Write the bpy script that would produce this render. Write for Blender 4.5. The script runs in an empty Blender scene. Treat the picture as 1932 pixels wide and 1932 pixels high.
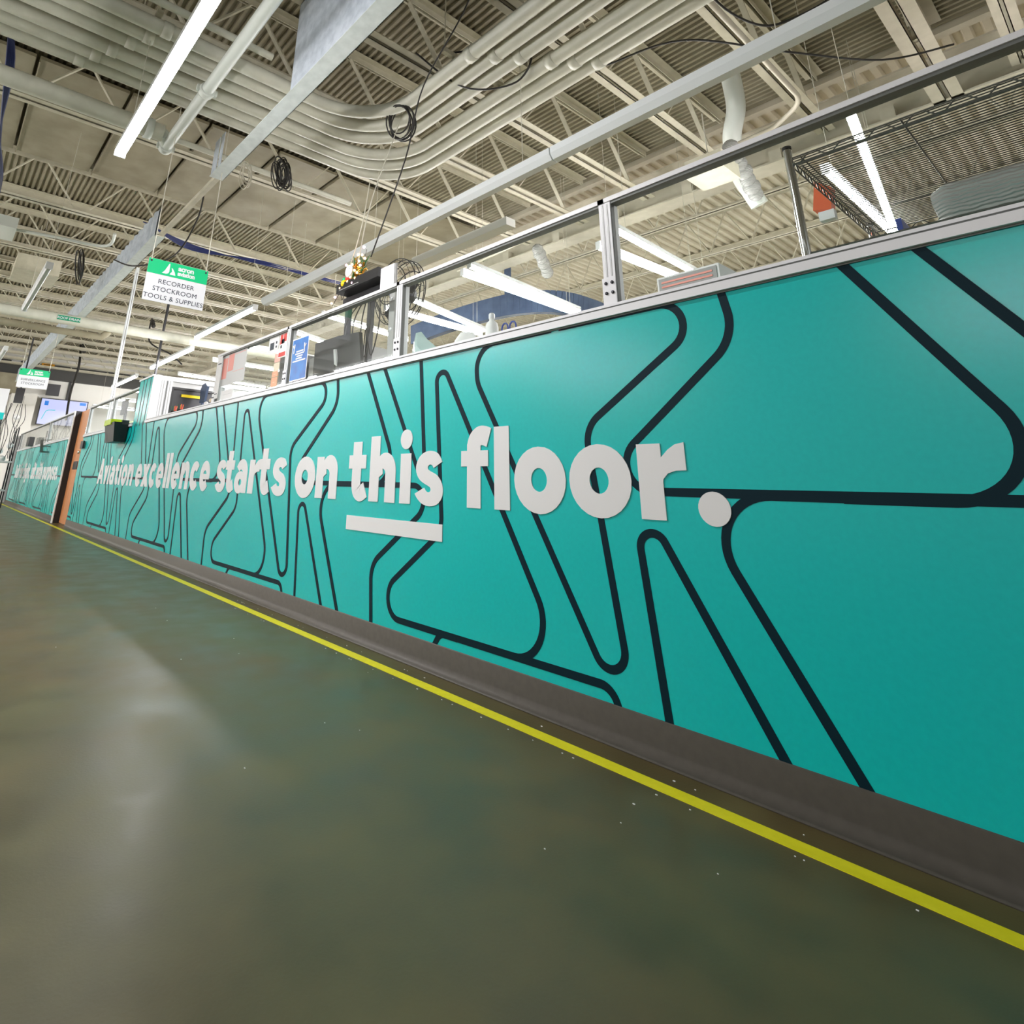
import bpy, math, random
from math import sin, cos, pi, radians, sqrt, atan2, tan
from mathutils import Matrix, Vector
random.seed(7)
S = bpy.context.scene
# ------------------------------------------------------------------ camera, world, exposure
cd = bpy.data.cameras.new('camera'); cam = bpy.data.objects.new('camera', cd); S.collection.objects.link(cam); S.camera = cam
cd.sensor_fit = 'HORIZONTAL'; cd.sensor_width = 36; cd.lens = 1097.9/1932*36
cd.shift_x = (966-805.3)/1932; cd.shift_y = (550.7-966)/1932
cd.clip_start = .05; cd.clip_end = 200
CR = ((0.6331, 0.7736, 0.0280), (-0.2296, 0.2223, -0.9476), (-0.7393, 0.5934, 0.3184))
cx, cy, cz = [Vector(r).normalized() for r in CR]
cam.matrix_world = Matrix(((cx[0], -cy[0], -cz[0], 0), (cx[1], -cy[1], -cz[1], 0), (cx[2], -cy[2], -cz[2], .8), (0, 0, 0, 1)))
W = bpy.data.worlds.new('world'); S.world = W; W.use_nodes = True
W.node_tree.nodes['Background'].inputs[0].default_value = (1, .99, .96, 1)
W.node_tree.nodes['Background'].inputs[1].default_value = .30
S.view_settings.view_transform = 'Standard'; S.view_settings.look = 'None'; S.view_settings.gamma = 1
S.view_settings.exposure = 1.05
S.view_settings.use_curve_mapping = False
S.cycles.use_denoising = True
S.cycles.max_bounces = 6; S.cycles.diffuse_bounces = 3; S.cycles.glossy_bounces = 3; S.cycles.transmission_bounces = 4; S.cycles.transparent_max_bounces = 12
S.cycles.sample_clamp_indirect = 4
TUBE = 62.0
# ------------------------------------------------------------------ materials
def mat(name, col, rough=.5, metal=0., spec=.5, emit=None, es=0., alpha=1.):
    m = bpy.data.materials.new(name); m.use_nodes = True; b = m.node_tree.nodes['Principled BSDF']
    b.inputs['Base Color'].default_value = (*col, 1); b.inputs['Roughness'].default_value = rough
    b.inputs['Metallic'].default_value = metal; b.inputs['Specular IOR Level'].default_value = spec
    if emit: b.inputs['Emission Color'].default_value = (*emit, 1); b.inputs['Emission Strength'].default_value = es
    b.inputs['Alpha'].default_value = alpha
    return m
def noisy(name, c1, c2, scale=6, rough=.5, r2=None, metal=0., bump=0., detail=6, stretch=(1, 1, 1), spec=.5, lo=.35, hi=.65):
    m = mat(name, c1, rough, metal, spec=spec); nt = m.node_tree; b = nt.nodes['Principled BSDF']
    tc = nt.nodes.new('ShaderNodeTexCoord'); mp = nt.nodes.new('ShaderNodeMapping'); mp.inputs['Scale'].default_value = stretch
    nz = nt.nodes.new('ShaderNodeTexNoise'); nz.inputs['Scale'].default_value = scale; nz.inputs['Detail'].default_value = detail
    cr = nt.nodes.new('ShaderNodeValToRGB'); cr.color_ramp.elements[0].color = (*c1, 1); cr.color_ramp.elements[1].color = (*c2, 1)
    cr.color_ramp.elements[0].position = lo; cr.color_ramp.elements[1].position = hi
    L = nt.links.new
    L(tc.outputs['Object'], mp.inputs[0]); L(mp.outputs[0], nz.inputs[0]); L(nz.outputs[0], cr.inputs[0]); L(cr.outputs[0], b.inputs['Base Color'])
    if r2 is not None:
        mr = nt.nodes.new('ShaderNodeMapRange'); mr.inputs[3].default_value = rough; mr.inputs[4].default_value = r2
        L(nz.outputs[0], mr.inputs[0]); L(mr.outputs[0], b.inputs['Roughness'])
    if bump:
        bp = nt.nodes.new('ShaderNodeBump'); bp.inputs['Strength'].default_value = bump; bp.inputs['Distance'].default_value = .01
        L(nz.outputs[0], bp.inputs['Height']); L(bp.outputs[0], b.inputs['Normal'])
    return m
M = {}
M['teal'] = noisy('teal_vinyl', (.0, .51, .49), (.0, .54, .515), 60, .22, .28, bump=.02, spec=.42)
M['navy'] = mat('navy_line', (.0, .017, .027), .5, spec=.15)
M['letter'] = mat('white_vinyl', (.80, .81, .81), .5, spec=.3)
M['alu'] = mat('white_aluminium', (.84, .85, .87), .4, 0.)
M['aludark'] = mat('gasket_and_shade_grey', (.16, .17, .16), .5)
M['slot'] = mat('extrusion_groove', (.45, .46, .46), .45, .2)
M['bolt'] = mat('dark_bolt', (.02, .02, .03), .35)
M['base'] = noisy('taupe_rubber_base', (.115, .104, .088), (.130, .118, .10), 40, .5, .6)
M['tape'] = noisy('yellow_floor_tape', (.78, .68, .0), (.85, .75, .01), 30, .4, .5)
M['steel'] = noisy('painted_cream_steel', (.55, .52, .39), (.63, .595, .46), 9, .5, .6)
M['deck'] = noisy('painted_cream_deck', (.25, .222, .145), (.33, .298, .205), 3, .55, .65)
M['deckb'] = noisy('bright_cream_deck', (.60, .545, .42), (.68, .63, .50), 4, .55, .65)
M['steelb'] = noisy('bright_cream_joist_paint', (.55, .51, .40), (.62, .575, .46), 9, .5, .6)
M['pipe'] = noisy('painted_conduit', (.60, .60, .50), (.67, .67, .56), 8, .38, .45)
M['wpipe'] = mat('white_pipe_paint', (.70, .74, .68), .35)
M['raceway'] = mat('white_raceway', (.84, .88, .88), .4)
M['galv'] = noisy('galvanised_steel', (.46, .52, .58), (.62, .68, .74), 14, .4, .5, metal=.2)
M['flange'] = noisy('galvanised_flange', (.56, .62, .60), (.66, .72, .70), 14, .4, .5, metal=.1)
M['housing'] = mat('fixture_housing', (.75, .77, .76), .4)
M['led'] = mat('led_diffuser', (.9, .9, .9), .5, emit=(1, .97, .98), es=TUBE)
M['upfill'] = mat('added_uplight_glow', (.9, .9, .9), .5, emit=(1, .97, .95), es=TUBE*.12)  # added glow that lifts the ceiling brightness
M['white'] = noisy('white_wall_paint', (.84, .83, .77), (.87, .86, .80), 2, .7, .75)
M['darkband'] = mat('dark_bulkhead_paint', (.05, .05, .045), .6)
M['black'] = mat('black_plastic', (.012, .012, .013), .4)
M['dgrey'] = mat('dark_grey_metal', (.05, .05, .055), .45, .3)
M['grey'] = mat('grey_metal', (.34, .34, .33), .5)
M['lgrey'] = mat('light_grey_board', (.62, .63, .62), .5)
M['paper'] = mat('paper_white', (.85, .85, .84), .6)
M['red'] = mat('red_ink', (.65, .05, .04), .5)
M['salmon'] = mat('salmon_ink', (.85, .33, .27), .5)
M['orange'] = mat('orange_paper', (.90, .45, .28), .6)
M['cream'] = mat('cream_paper', (.80, .72, .55), .6)
M['pink'] = mat('pink_paper', (.85, .50, .42), .6)
M['blue'] = noisy('blue_poster_ink', (.0, .10, .42), (.0, .20, .60), 9, .35)
M['green'] = mat('green_sign_ink', (.0, .52, .20), .4)
M['dgreen'] = mat('pipe_marker_green', (.0, .28, .14), .4)
M['ink'] = mat('dark_sign_ink', (.012, .025, .04), .5)
M['signw'] = mat('sign_white', (.74, .75, .77), .4)
M['wood'] = noisy('orange_wood', (.52, .20, .07), (.68, .30, .12), 5, .45, .5, stretch=(6, 6, .6))
M['lime'] = mat('lime_plastic', (.45, .62, .0), .45)
M['chrome'] = mat('chrome', (.82, .82, .84), .12, 1.)
M['wire'] = mat('wire_plating', (.10, .10, .09), .35, .5)
M['bluetarp'] = noisy('blue_steel_beam_paint', (.035, .06, .12), (.06, .095, .17), 5, .5)
M['bluebox'] = mat('blue_bin_plastic', (.02, .05, .28), .4)
M['cord'] = mat('black_cord', (.02, .018, .015), .5)
M['wcord'] = mat('off_white_cord', (.60, .57, .46), .5)
M['bcable'] = mat('blue_network_cable', (.01, .02, .11), .45)
M['rope'] = mat('pale_rope', (.62, .60, .50), .7)
M['screen'] = mat('lit_monitor_screen', (.02, .02, .02), .3, emit=(.60, .64, 1.), es=.46)
M['screenteal'] = mat('lit_trace_teal', (.0, .2, .2), .3, emit=(.05, .55, .62), es=.4)
M['screenblue'] = mat('lit_badge_blue', (.0, .1, .3), .3, emit=(.02, .16, .62), es=.4)
M['amber'] = mat('amber_sign_face', (.80, .36, .0), .5)
M['brown'] = mat('sign_brown', (.10, .07, .02), .6)
M['yellow'] = mat('yellow_plastic', (.85, .65, .0), .45)
M['bulb'] = mat('warm_fairy_bulb', (1, .6, .3), .4, emit=(1, .50, .2), es=3.5)
M['bulbp'] = mat('pink_fairy_bulb', (1, .5, .6), .4, emit=(1, .42, .6), es=3.5)
M['gold'] = mat('gold_tinsel', (.65, .38, .05), .3, .6)
M['pine'] = mat('pine_green', (.05, .16, .04), .6)
M['orangetape'] = mat('orange_reel', (.75, .12, .03), .5)
def glassm():
    m = bpy.data.materials.new('clear_acrylic'); m.use_nodes = True; nt = m.node_tree; n = nt.nodes; n.clear()
    o = n.new('ShaderNodeOutputMaterial'); mx = n.new('ShaderNodeMixShader'); tr = n.new('ShaderNodeBsdfTransparent'); gl = n.new('ShaderNodeBsdfGlossy')
    fr = n.new('ShaderNodeLayerWeight'); pw_ = n.new('ShaderNodeMath'); pw_.operation = 'POWER'; pw_.inputs[1].default_value = 5
    ma = n.new('ShaderNodeMath'); ma.operation = 'MULTIPLY_ADD'; ma.inputs[1].default_value = .90; ma.inputs[2].default_value = .035
    fr.inputs['Blend'].default_value = .5; nt.links.new(fr.outputs['Facing'], pw_.inputs[0]); nt.links.new(pw_.outputs[0], ma.inputs[0]); tr.inputs[0].default_value = (.96, .98, .97, 1); gl.inputs['Roughness'].default_value = .03
    nt.links.new(ma.outputs[0], mx.inputs[0]); nt.links.new(tr.outputs[0], mx.inputs[1]); nt.links.new(gl.outputs[0], mx.inputs[2]); nt.links.new(mx.outputs[0], o.inputs[0])
    return m
M['glass'] = glassm()
def plasticwrap():
    m = bpy.data.materials.new('cloudy_wrap'); m.use_nodes = True; nt = m.node_tree; b = nt.nodes['Principled BSDF']
    b.inputs['Base Color'].default_value = (.40, .40, .38, 1); b.inputs['Roughness'].default_value = .25
    wv = nt.nodes.new('ShaderNodeTexWave'); wv.inputs['Scale'].default_value = 22; wv.inputs['Distortion'].default_value = 5; wv.bands_direction = 'Z'
    tc = nt.nodes.new('ShaderNodeTexCoord'); bp = nt.nodes.new('ShaderNodeBump'); bp.inputs['Strength'].default_value = .6; bp.inputs['Distance'].default_value = .01
    nt.links.new(tc.outputs['Object'], wv.inputs[0]); nt.links.new(wv.outputs[1], bp.inputs['Height']); nt.links.new(bp.outputs[0], b.inputs['Normal'])
    return m
M['wrap'] = plasticwrap()
def floorm():
    m = bpy.data.materials.new('polished_concrete'); m.use_nodes = True; nt = m.node_tree; b = nt.nodes['Principled BSDF']; L = nt.links.new; b.inputs['Specular IOR Level'].default_value = .38
    tc = nt.nodes.new('ShaderNodeTexCoord')
    n1 = nt.nodes.new('ShaderNodeTexNoise'); n1.inputs['Scale'].default_value = .9; n1.inputs['Detail'].default_value = 8; n1.inputs['Distortion'].default_value = .6
    n2 = nt.nodes.new('ShaderNodeTexNoise'); n2.inputs['Scale'].default_value = 4.5; n2.inputs['Detail'].default_value = 10
    n3 = nt.nodes.new('ShaderNodeTexNoise'); n3.inputs['Scale'].default_value = 120; n3.inputs['Detail'].default_value = 2
    for n in (n1, n2, n3): L(tc.outputs['Object'], n.inputs[0])
    r1 = nt.nodes.new('ShaderNodeValToRGB'); e = r1.color_ramp.elements
    e[0].position = .36; e[0].color = (.108, .076, .028, 1); e[1].position = .64; e[1].color = (.092, .087, .034, 1)
    L(n1.outputs[0], r1.inputs[0])
    r2 = nt.nodes.new('ShaderNodeValToRGB'); e = r2.color_ramp.elements
    e[0].position = .32; e[0].color = (.78, .78, .76, 1); e[1].position = .70; e[1].color = (1.22, 1.22, 1.20, 1)
    L(n2.outputs[0], r2.inputs[0])
    mx = nt.nodes.new('ShaderNodeMix'); mx.data_type = 'RGBA'; mx.blend_type = 'MULTIPLY'; mx.inputs[0].default_value = 1
    L(r1.outputs[0], mx.inputs[6]); L(r2.outputs[0], mx.inputs[7]); L(mx.outputs[2], b.inputs['Base Color'])
    mr = nt.nodes.new('ShaderNodeMapRange'); mr.inputs[1].default_value = .3; mr.inputs[2].default_value = .7; mr.inputs[3].default_value = .30; mr.inputs[4].default_value = .44
    L(n2.outputs[0], mr.inputs[0]); L(mr.outputs[0], b.inputs['Roughness'])
    bp = nt.nodes.new('ShaderNodeBump'); bp.inputs['Strength'].default_value = .06; bp.inputs['Distance'].default_value = .004
    L(n3.outputs[0], bp.inputs['Height']); L(bp.outputs[0], b.inputs['Normal'])
    return m
M['floor'] = floorm()
# ------------------------------------------------------------------ mesh helpers
class MB:
    def __init__(s): s.v = []; s.f = []; s.m = []; s.mats = []; s.cur = 0; s.sm = []
    def use(s, mt):
        if mt not in s.mats: s.mats.append(mt)
        s.cur = s.mats.index(mt); return s
    def add(s, vs, fs, smooth=False):
        n = len(s.v); s.v += [tuple(p) for p in vs]
        for f in fs: s.f.append([n+i for i in f]); s.m.append(s.cur); s.sm.append(smooth)
        return s
    def box(s, a, b):
        x0, y0, z0 = [min(p, q) for p, q in zip(a, b)]; x1, y1, z1 = [max(p, q) for p, q in zip(a, b)]
        return s.add([(x0, y0, z0), (x1, y0, z0), (x1, y1, z0), (x0, y1, z0), (x0, y0, z1), (x1, y0, z1), (x1, y1, z1), (x0, y1, z1)],
                     [(3, 2, 1, 0), (4, 5, 6, 7), (0, 1, 5, 4), (1, 2, 6, 5), (2, 3, 7, 6), (3, 0, 4, 7)])
    def bar(s, p, q, w, t, up=(0, 0, 1)):
        p, q = Vector(p), Vector(q); d = (q-p).normalized(); u = Vector(up)
        if abs(d.dot(u)) > .95: u = Vector((0, 1, 0))
        a = d.cross(u).normalized(); b = a.cross(d).normalized(); a *= w/2; b *= t/2
        vs = [p-a-b, p+a-b, p+a+b, p-a+b, q-a-b, q+a-b, q+a+b, q-a+b]
        return s.add(vs, [(0, 1, 2, 3), (7, 6, 5, 4), (4, 5, 1, 0), (5, 6, 2, 1), (6, 7, 3, 2), (7, 4, 0, 3)])
    def tube(s, path, r, n=10, cap=True):
        P = [Vector(p) for p in path]; fr = []; prev = None
        for i, p in enumerate(P):
            d = ((P[i+1]-p).normalized() if i < len(P)-1 else Vector((0, 0, 0)))+((p-P[i-1]).normalized() if i else Vector((0, 0, 0)))
            d = d.normalized() if d.length > 1e-6 else Vector((0, 0, 1))
            if prev is None:
                u = Vector((0, 0, 1)) if abs(d.z) < .9 else Vector((1, 0, 0)); a = d.cross(u).normalized()
            else: a = (prev-d*prev.dot(d)).normalized()
            prev = a; fr.append((p, a, d.cross(a).normalized()))
        rr = r if isinstance(r, (list, tuple)) else [r]*len(P)
        vs = []; fs = []
        for (p, a, b), q in zip(fr, rr):
            for k in range(n): vs.append(p+a*(q*cos(2*pi*k/n))+b*(q*sin(2*pi*k/n)))
        for i in range(len(P)-1):
            for k in range(n): fs.append((i*n+k, i*n+(k+1) % n, (i+1)*n+(k+1) % n, (i+1)*n+k))
        s.add(vs, fs, True)
        if cap: s.add(vs[:n], [tuple(range(n-1, -1, -1))]); s.add(vs[-n:], [tuple(range(n))])
        return s
    def prism(s, poly, y0, y1, f=None):
        # polygon in (x,z) extruded along y from y0 (front) to y1
        n = len(poly); f = f or (lambda a, b, y: (a, y, b))
        vs = [f(a, b, y0) for a, b in poly]+[f(a, b, y1) for a, b in poly]
        return s.add(vs, [tuple(range(n)), tuple(range(2*n-1, n-1, -1))]+[(i, i+n, (i+1) % n+n, (i+1) % n) for i in range(n)])
    def strip(s, A, B, y0, y1, f=None):
        # band between polylines A and B in (x,z), extruded
        f = f or (lambda a, b, y: (a, y, b)); n = len(A)
        vs = [f(*p, y0) for p in A]+[f(*p, y0) for p in B]+[f(*p, y1) for p in A]+[f(*p, y1) for p in B]
        fs = []
        for i in range(n-1):
            fs += [(i, i+1, n+i+1, n+i), (2*n+i+1, 2*n+i, 3*n+i, 3*n+i+1), (i+1, i, 2*n+i, 2*n+i+1), (n+i, n+i+1, 3*n+i+1, 3*n+i)]
        fs += [(0, n, 3*n, 2*n), (n-1, 3*n-1, 4*n-1, 2*n-1)]
        return s.add(vs, fs)
    def lathe(s, prof, n=16, c=(0, 0, 0), axis='z'):
        vs = []; fs = []
        for r, z in prof:
            for k in range(n):
                a = 2*pi*k/n; p = (r*cos(a), r*sin(a), z)
                if axis == 'x': p = (p[2], p[0], p[1])
                if axis == 'y': p = (p[0], p[2], p[1])
                vs.append((p[0]+c[0], p[1]+c[1], p[2]+c[2]))
        for i in range(len(prof)-1):
            for k in range(n): fs.append((i*n+k, i*n+(k+1) % n, (i+1)*n+(k+1) % n, (i+1)*n+k))
        return s.add(vs, fs, True)
    def ball(s, c, r, n=8):
        return s.lathe([(max(1e-4, r*sin(pi*i/n)), -r*cos(pi*i/n)) for i in range(n+1)], 2*n, c)
    def build(s, name, material=None, parent=None):
        me = bpy.data.meshes.new(name); me.from_pydata(s.v, [], s.f)
        for mt in (s.mats or [material]): me.materials.append(M[mt] if isinstance(mt, str) else mt)
        me.polygons.foreach_set('material_index', s.m); me.polygons.foreach_set('use_smooth', s.sm); me.update()
        o = bpy.data.objects.new(name, me); S.collection.objects.link(o)
        if parent: o.parent = parent
        return o
def tag(o, label=None, cat=None, group=None, kind=None):
    if label: o['label'] = label
    if cat: o['category'] = cat
    if group: o['group'] = group
    if kind: o['kind'] = kind
    return o
def thing(name, loc, label, cat, group=None, rz=0):
    o = bpy.data.objects.new(name, None); o.empty_display_size = .1; S.collection.objects.link(o); o.location = loc; o.rotation_euler = (0, 0, rz)
    return tag(o, label, cat, group)
def local(o, root):   # mesh built in world coordinates: keep it there under its root
    o.parent = root; o.matrix_parent_inverse = Matrix.Translation(root.location).inverted(); return o
def copytree(o, parent=None):
    c = o.copy(); S.collection.objects.link(c); c.parent = parent
    for ch in list(o.children): copytree(ch, c)
    return c
def struct(o): o['kind'] = 'structure'; return o
def rounded(pts, closed=False, n=8):
    # pts: (x,z,r) -> polyline with filleted corners
    out = []; N = len(pts)
    for i, p in enumerate(pts):
        if (i == 0 or i == N-1) and not closed or len(p) < 3 or p[2] == 0: out.append((p[0], p[1])); continue
        P = Vector(p[:2]); A = Vector(pts[i-1][:2]); B = Vector(pts[(i+1) % N][:2]); a = (A-P).normalized(); b = (B-P).normalized()
        th = a.angle(b); t = p[2]/tan(th/2); t = min(t, (A-P).length*.98, (B-P).length*.98); r = t*tan(th/2)
        c = P+(a+b).normalized()*(r/sin(th/2)); s0 = P+a*t-c; s1 = P+b*t-c
        a0 = atan2(s0.y, s0.x); da = (atan2(s1.y, s1.x)-a0+pi) % (2*pi)-pi
        for k in range(n+1): q = a0+da*k/n; out.append((c.x+r*cos(q), c.y+r*sin(q)))
    return out
def offset(path, w):
    A = []; B = []; n = len(path); P = [Vector(p) for p in path]
    for i, p in enumerate(P):
        d0 = (p-P[i-1]).normalized() if i else None; d1 = (P[i+1]-p).normalized() if i < n-1 else None
        d = (d0+d1).normalized() if d0 is not None and d1 is not None and (d0+d1).length > 1e-5 else (d0 if d1 is None else d1)
        nn = Vector((-d.y, d.x)); k = 1
        if d0 is not None and d1 is not None: k = 1/max(.5, nn.dot(Vector((-d0.y, d0.x))))
        A.append(tuple(p+nn*(w/2*k))); B.append(tuple(p-nn*(w/2*k)))
    return A, B
def cr(pts, n=8):   # catmull-rom
    out = []; P = [pts[0]]+list(pts)+[pts[-1]]
    for i in range(1, len(P)-2):
        for k in range(n):
            t = k/n; out.append(tuple(.5*((2*b)+(c-a)*t+(2*a-5*b+4*c-d)*t*t+(3*b-a-3*c+d)*t**3) for a, b, c, d in zip(P[i-1], P[i], P[i+1], P[i+2])))
    out.append(tuple(pts[-1])); return out
def text_mesh(s, size, name, material, parent, origin, ux, uz, extrude=.0006, bold=0., align='CENTER', spacing=1.):
    c = bpy.data.curves.new(name, 'FONT'); c.body = s; c.size = size; c.align_x = align; c.extrude = extrude; c.offset = bold; c.space_character = spacing; c.resolution_u = 3
    t = bpy.data.objects.new(name, c); S.collection.objects.link(t)
    dg = bpy.context.evaluated_depsgraph_get(); me = bpy.data.meshes.new_from_object(t.evaluated_get(dg)); bpy.data.objects.remove(t); bpy.data.curves.remove(c)
    ux, uz = Vector(ux), Vector(uz); nn = ux.cross(uz); o3 = Vector(origin)
    me.transform(Matrix(((ux[0], uz[0], nn[0], o3[0]), (ux[1], uz[1], nn[1], o3[1]), (ux[2], uz[2], nn[2], o3[2]), (0, 0, 0, 1))))
    me.materials.clear(); me.materials.append(M[material]); me.name = name
    o = bpy.data.objects.new(name, me); S.collection.objects.link(o)
    if parent: local(o, parent)
    return o
# ------------------------------------------------------------------ the room
struct(MB().box((-25.3, -9, -.2), (8, 16, 0)).build('floor', 'floor'))
ZD = 5.1   # underside of the roof deck
def deck(mb, y0, y1, x0, x1, pitch, depth, along='x'):
    n = int((y1-y0)/pitch); prof = []
    for i in range(n):
        y = y0+i*pitch
        prof += [(y, 0), (y+pitch*.38, 0), (y+pitch*.5, depth), (y+pitch*.88, depth)]
    prof.append((y0+n*pitch, 0)); vs = []; fs = []
    for a, z in prof:
        if along == 'x': vs += [(x0, a, ZD+z), (x1, a, ZD+z)]
        else: vs += [(a, x0, ZD+z), (a, x1, ZD+z)]
    for i in range(len(prof)-1): fs.append((2*i, 2*i+1, 2*i+3, 2*i+2))
    mb.add(vs, fs)
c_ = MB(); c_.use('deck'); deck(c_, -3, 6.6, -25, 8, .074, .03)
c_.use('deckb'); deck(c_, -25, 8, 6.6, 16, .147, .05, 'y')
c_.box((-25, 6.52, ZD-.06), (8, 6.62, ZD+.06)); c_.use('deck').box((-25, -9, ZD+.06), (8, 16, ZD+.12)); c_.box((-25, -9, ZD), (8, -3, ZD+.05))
struct(c_.build('ceiling'))
struct(MB().box((-25.3, -9, 0), (-25, 16, ZD+.1)).build('wall_left', 'white'))
struct(MB().box((-25.3, 15.8, 0), (8, 16, ZD+.1)).build('wall_back', 'white'))
struct(MB().box((-25, -3.7, 0), (-10, -3.5, ZD)).build('wall_front_added', 'white'))  # unseen wall, added as a white surface for the teal panels to reflect
struct(MB().box((-25, -3, 4.1), (-24.8, 16, 4.62)).build('trim_1', 'darkband'))
# ------------------------------------------------------------------ partition with the graphic
PAT = [  # centre lines of one repeat (x, z, corner radius)
 [(-.55, 1.58), (-.484, 1.466), (-.103, .803, .148), (-.6, .803)],
 [(-1.6, 1.479), (-2.085, 1.479, .12), (-2.07, 1.295, .14), (-1.292, -.036, .063), (-1.452, 1.043, .12), (-.79, 1.479, .09), (-1.56, 1.479)],
 [(-.86, 1.52), (-.825, 1.31, .16), (-1.447, .808, .094), (.095, .808, .09), (.108, .69, .11), (-.345, .39, .13), (-.311, .06)],
 [(-.5, .805), (-1.05, .805, .153), (-.632, .05)],
 [(-1.188, .06), (-1.270, .856, .05), (-.819, .05)],
 [(-1.355, .05), (-1.40, .161, .07), (-2.953, .161, .097), (-2.318, .60, .12), (-2.353, 1.0)],
 [(-2.353, 1.0), (-2.400, 1.538, .047), (-1.586, .161, .152), (-1.86, .161)],
 [(-2.2, .16), (-2.32, .16, .06), (-2.39, .06)],
 [(-.355, 1.555), (.1127, .770, .035), (.036, 1.55)],
]
def clipx(poly, x0, x1):
    out = []; cur = []
    for a, b in zip(poly, poly[1:]):
        (ax, az), (bx, bz) = a, b; t0, t1 = 0., 1.; dx = bx-ax; dz = bz-az; ok = True
        for p, q in ((-dx, ax-x0), (dx, x1-ax), (-dz, az-.06), (dz, 1.5-az)):
            if abs(p) < 1e-9:
                if q < 0: ok = False
            else:
                r = q/p
                if p < 0: t0 = max(t0, r)
                else: t1 = min(t1, r)
        if not ok or t0 >= t1-1e-6:
            if len(cur) > 1: out.append(cur)
            cur = []; continue
        p0 = (ax+dx*t0, az+dz*t0); p1 = (ax+dx*t1, az+dz*t1)
        if not cur: cur = [p0]
        cur.append(p1)
        if t1 < 1-1e-6: out.append(cur); cur = []
    if len(cur) > 1: out.append(cur)
    return out
def pattern(mb, y, x0, x1, offs, w=.0285):
    k = 0
    for off in offs:
        for ci, c in enumerate(PAT):
            if off == 0 and ci == 2: c = c[:3]+[(1.2, .808)]
            pl = [(a+off, b) for a, b in rounded(c, n=16)]
            for seg in clipx(pl, x0, x1):
                A, B = offset(seg, w); mb.strip(A, B, y-.0010-.00014*(k % 13), y+.001); k += 1
def ring(mb, cx_, cz_, rx, rz, ix, iz, a0, a1, icx=None, icz=None, n=28, y0=0, y1=.001, f=None):
    icx = cx_ if icx is None else icx; icz = cz_ if icz is None else icz
    A = []; B = []
    for k in range(n+1):
        t = radians(a0+(a1-a0)*k/n); A.append((cx_+rx*cos(t), cz_+rz*sin(t))); B.append((icx+ix*cos(t), icz+iz*sin(t)))
    mb.strip(A, B, y0, y1, f)
NATW = dict(A=.355, v=.25, i=.094, a=.25, t=.2, o=.279, n=.268, e=.252, x=.27, c=.246, l=.094, s=.225, r=.183, h=.252, f=.207, B=.26, u=.262, g=.27, w=.37, p=.272)
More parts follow.
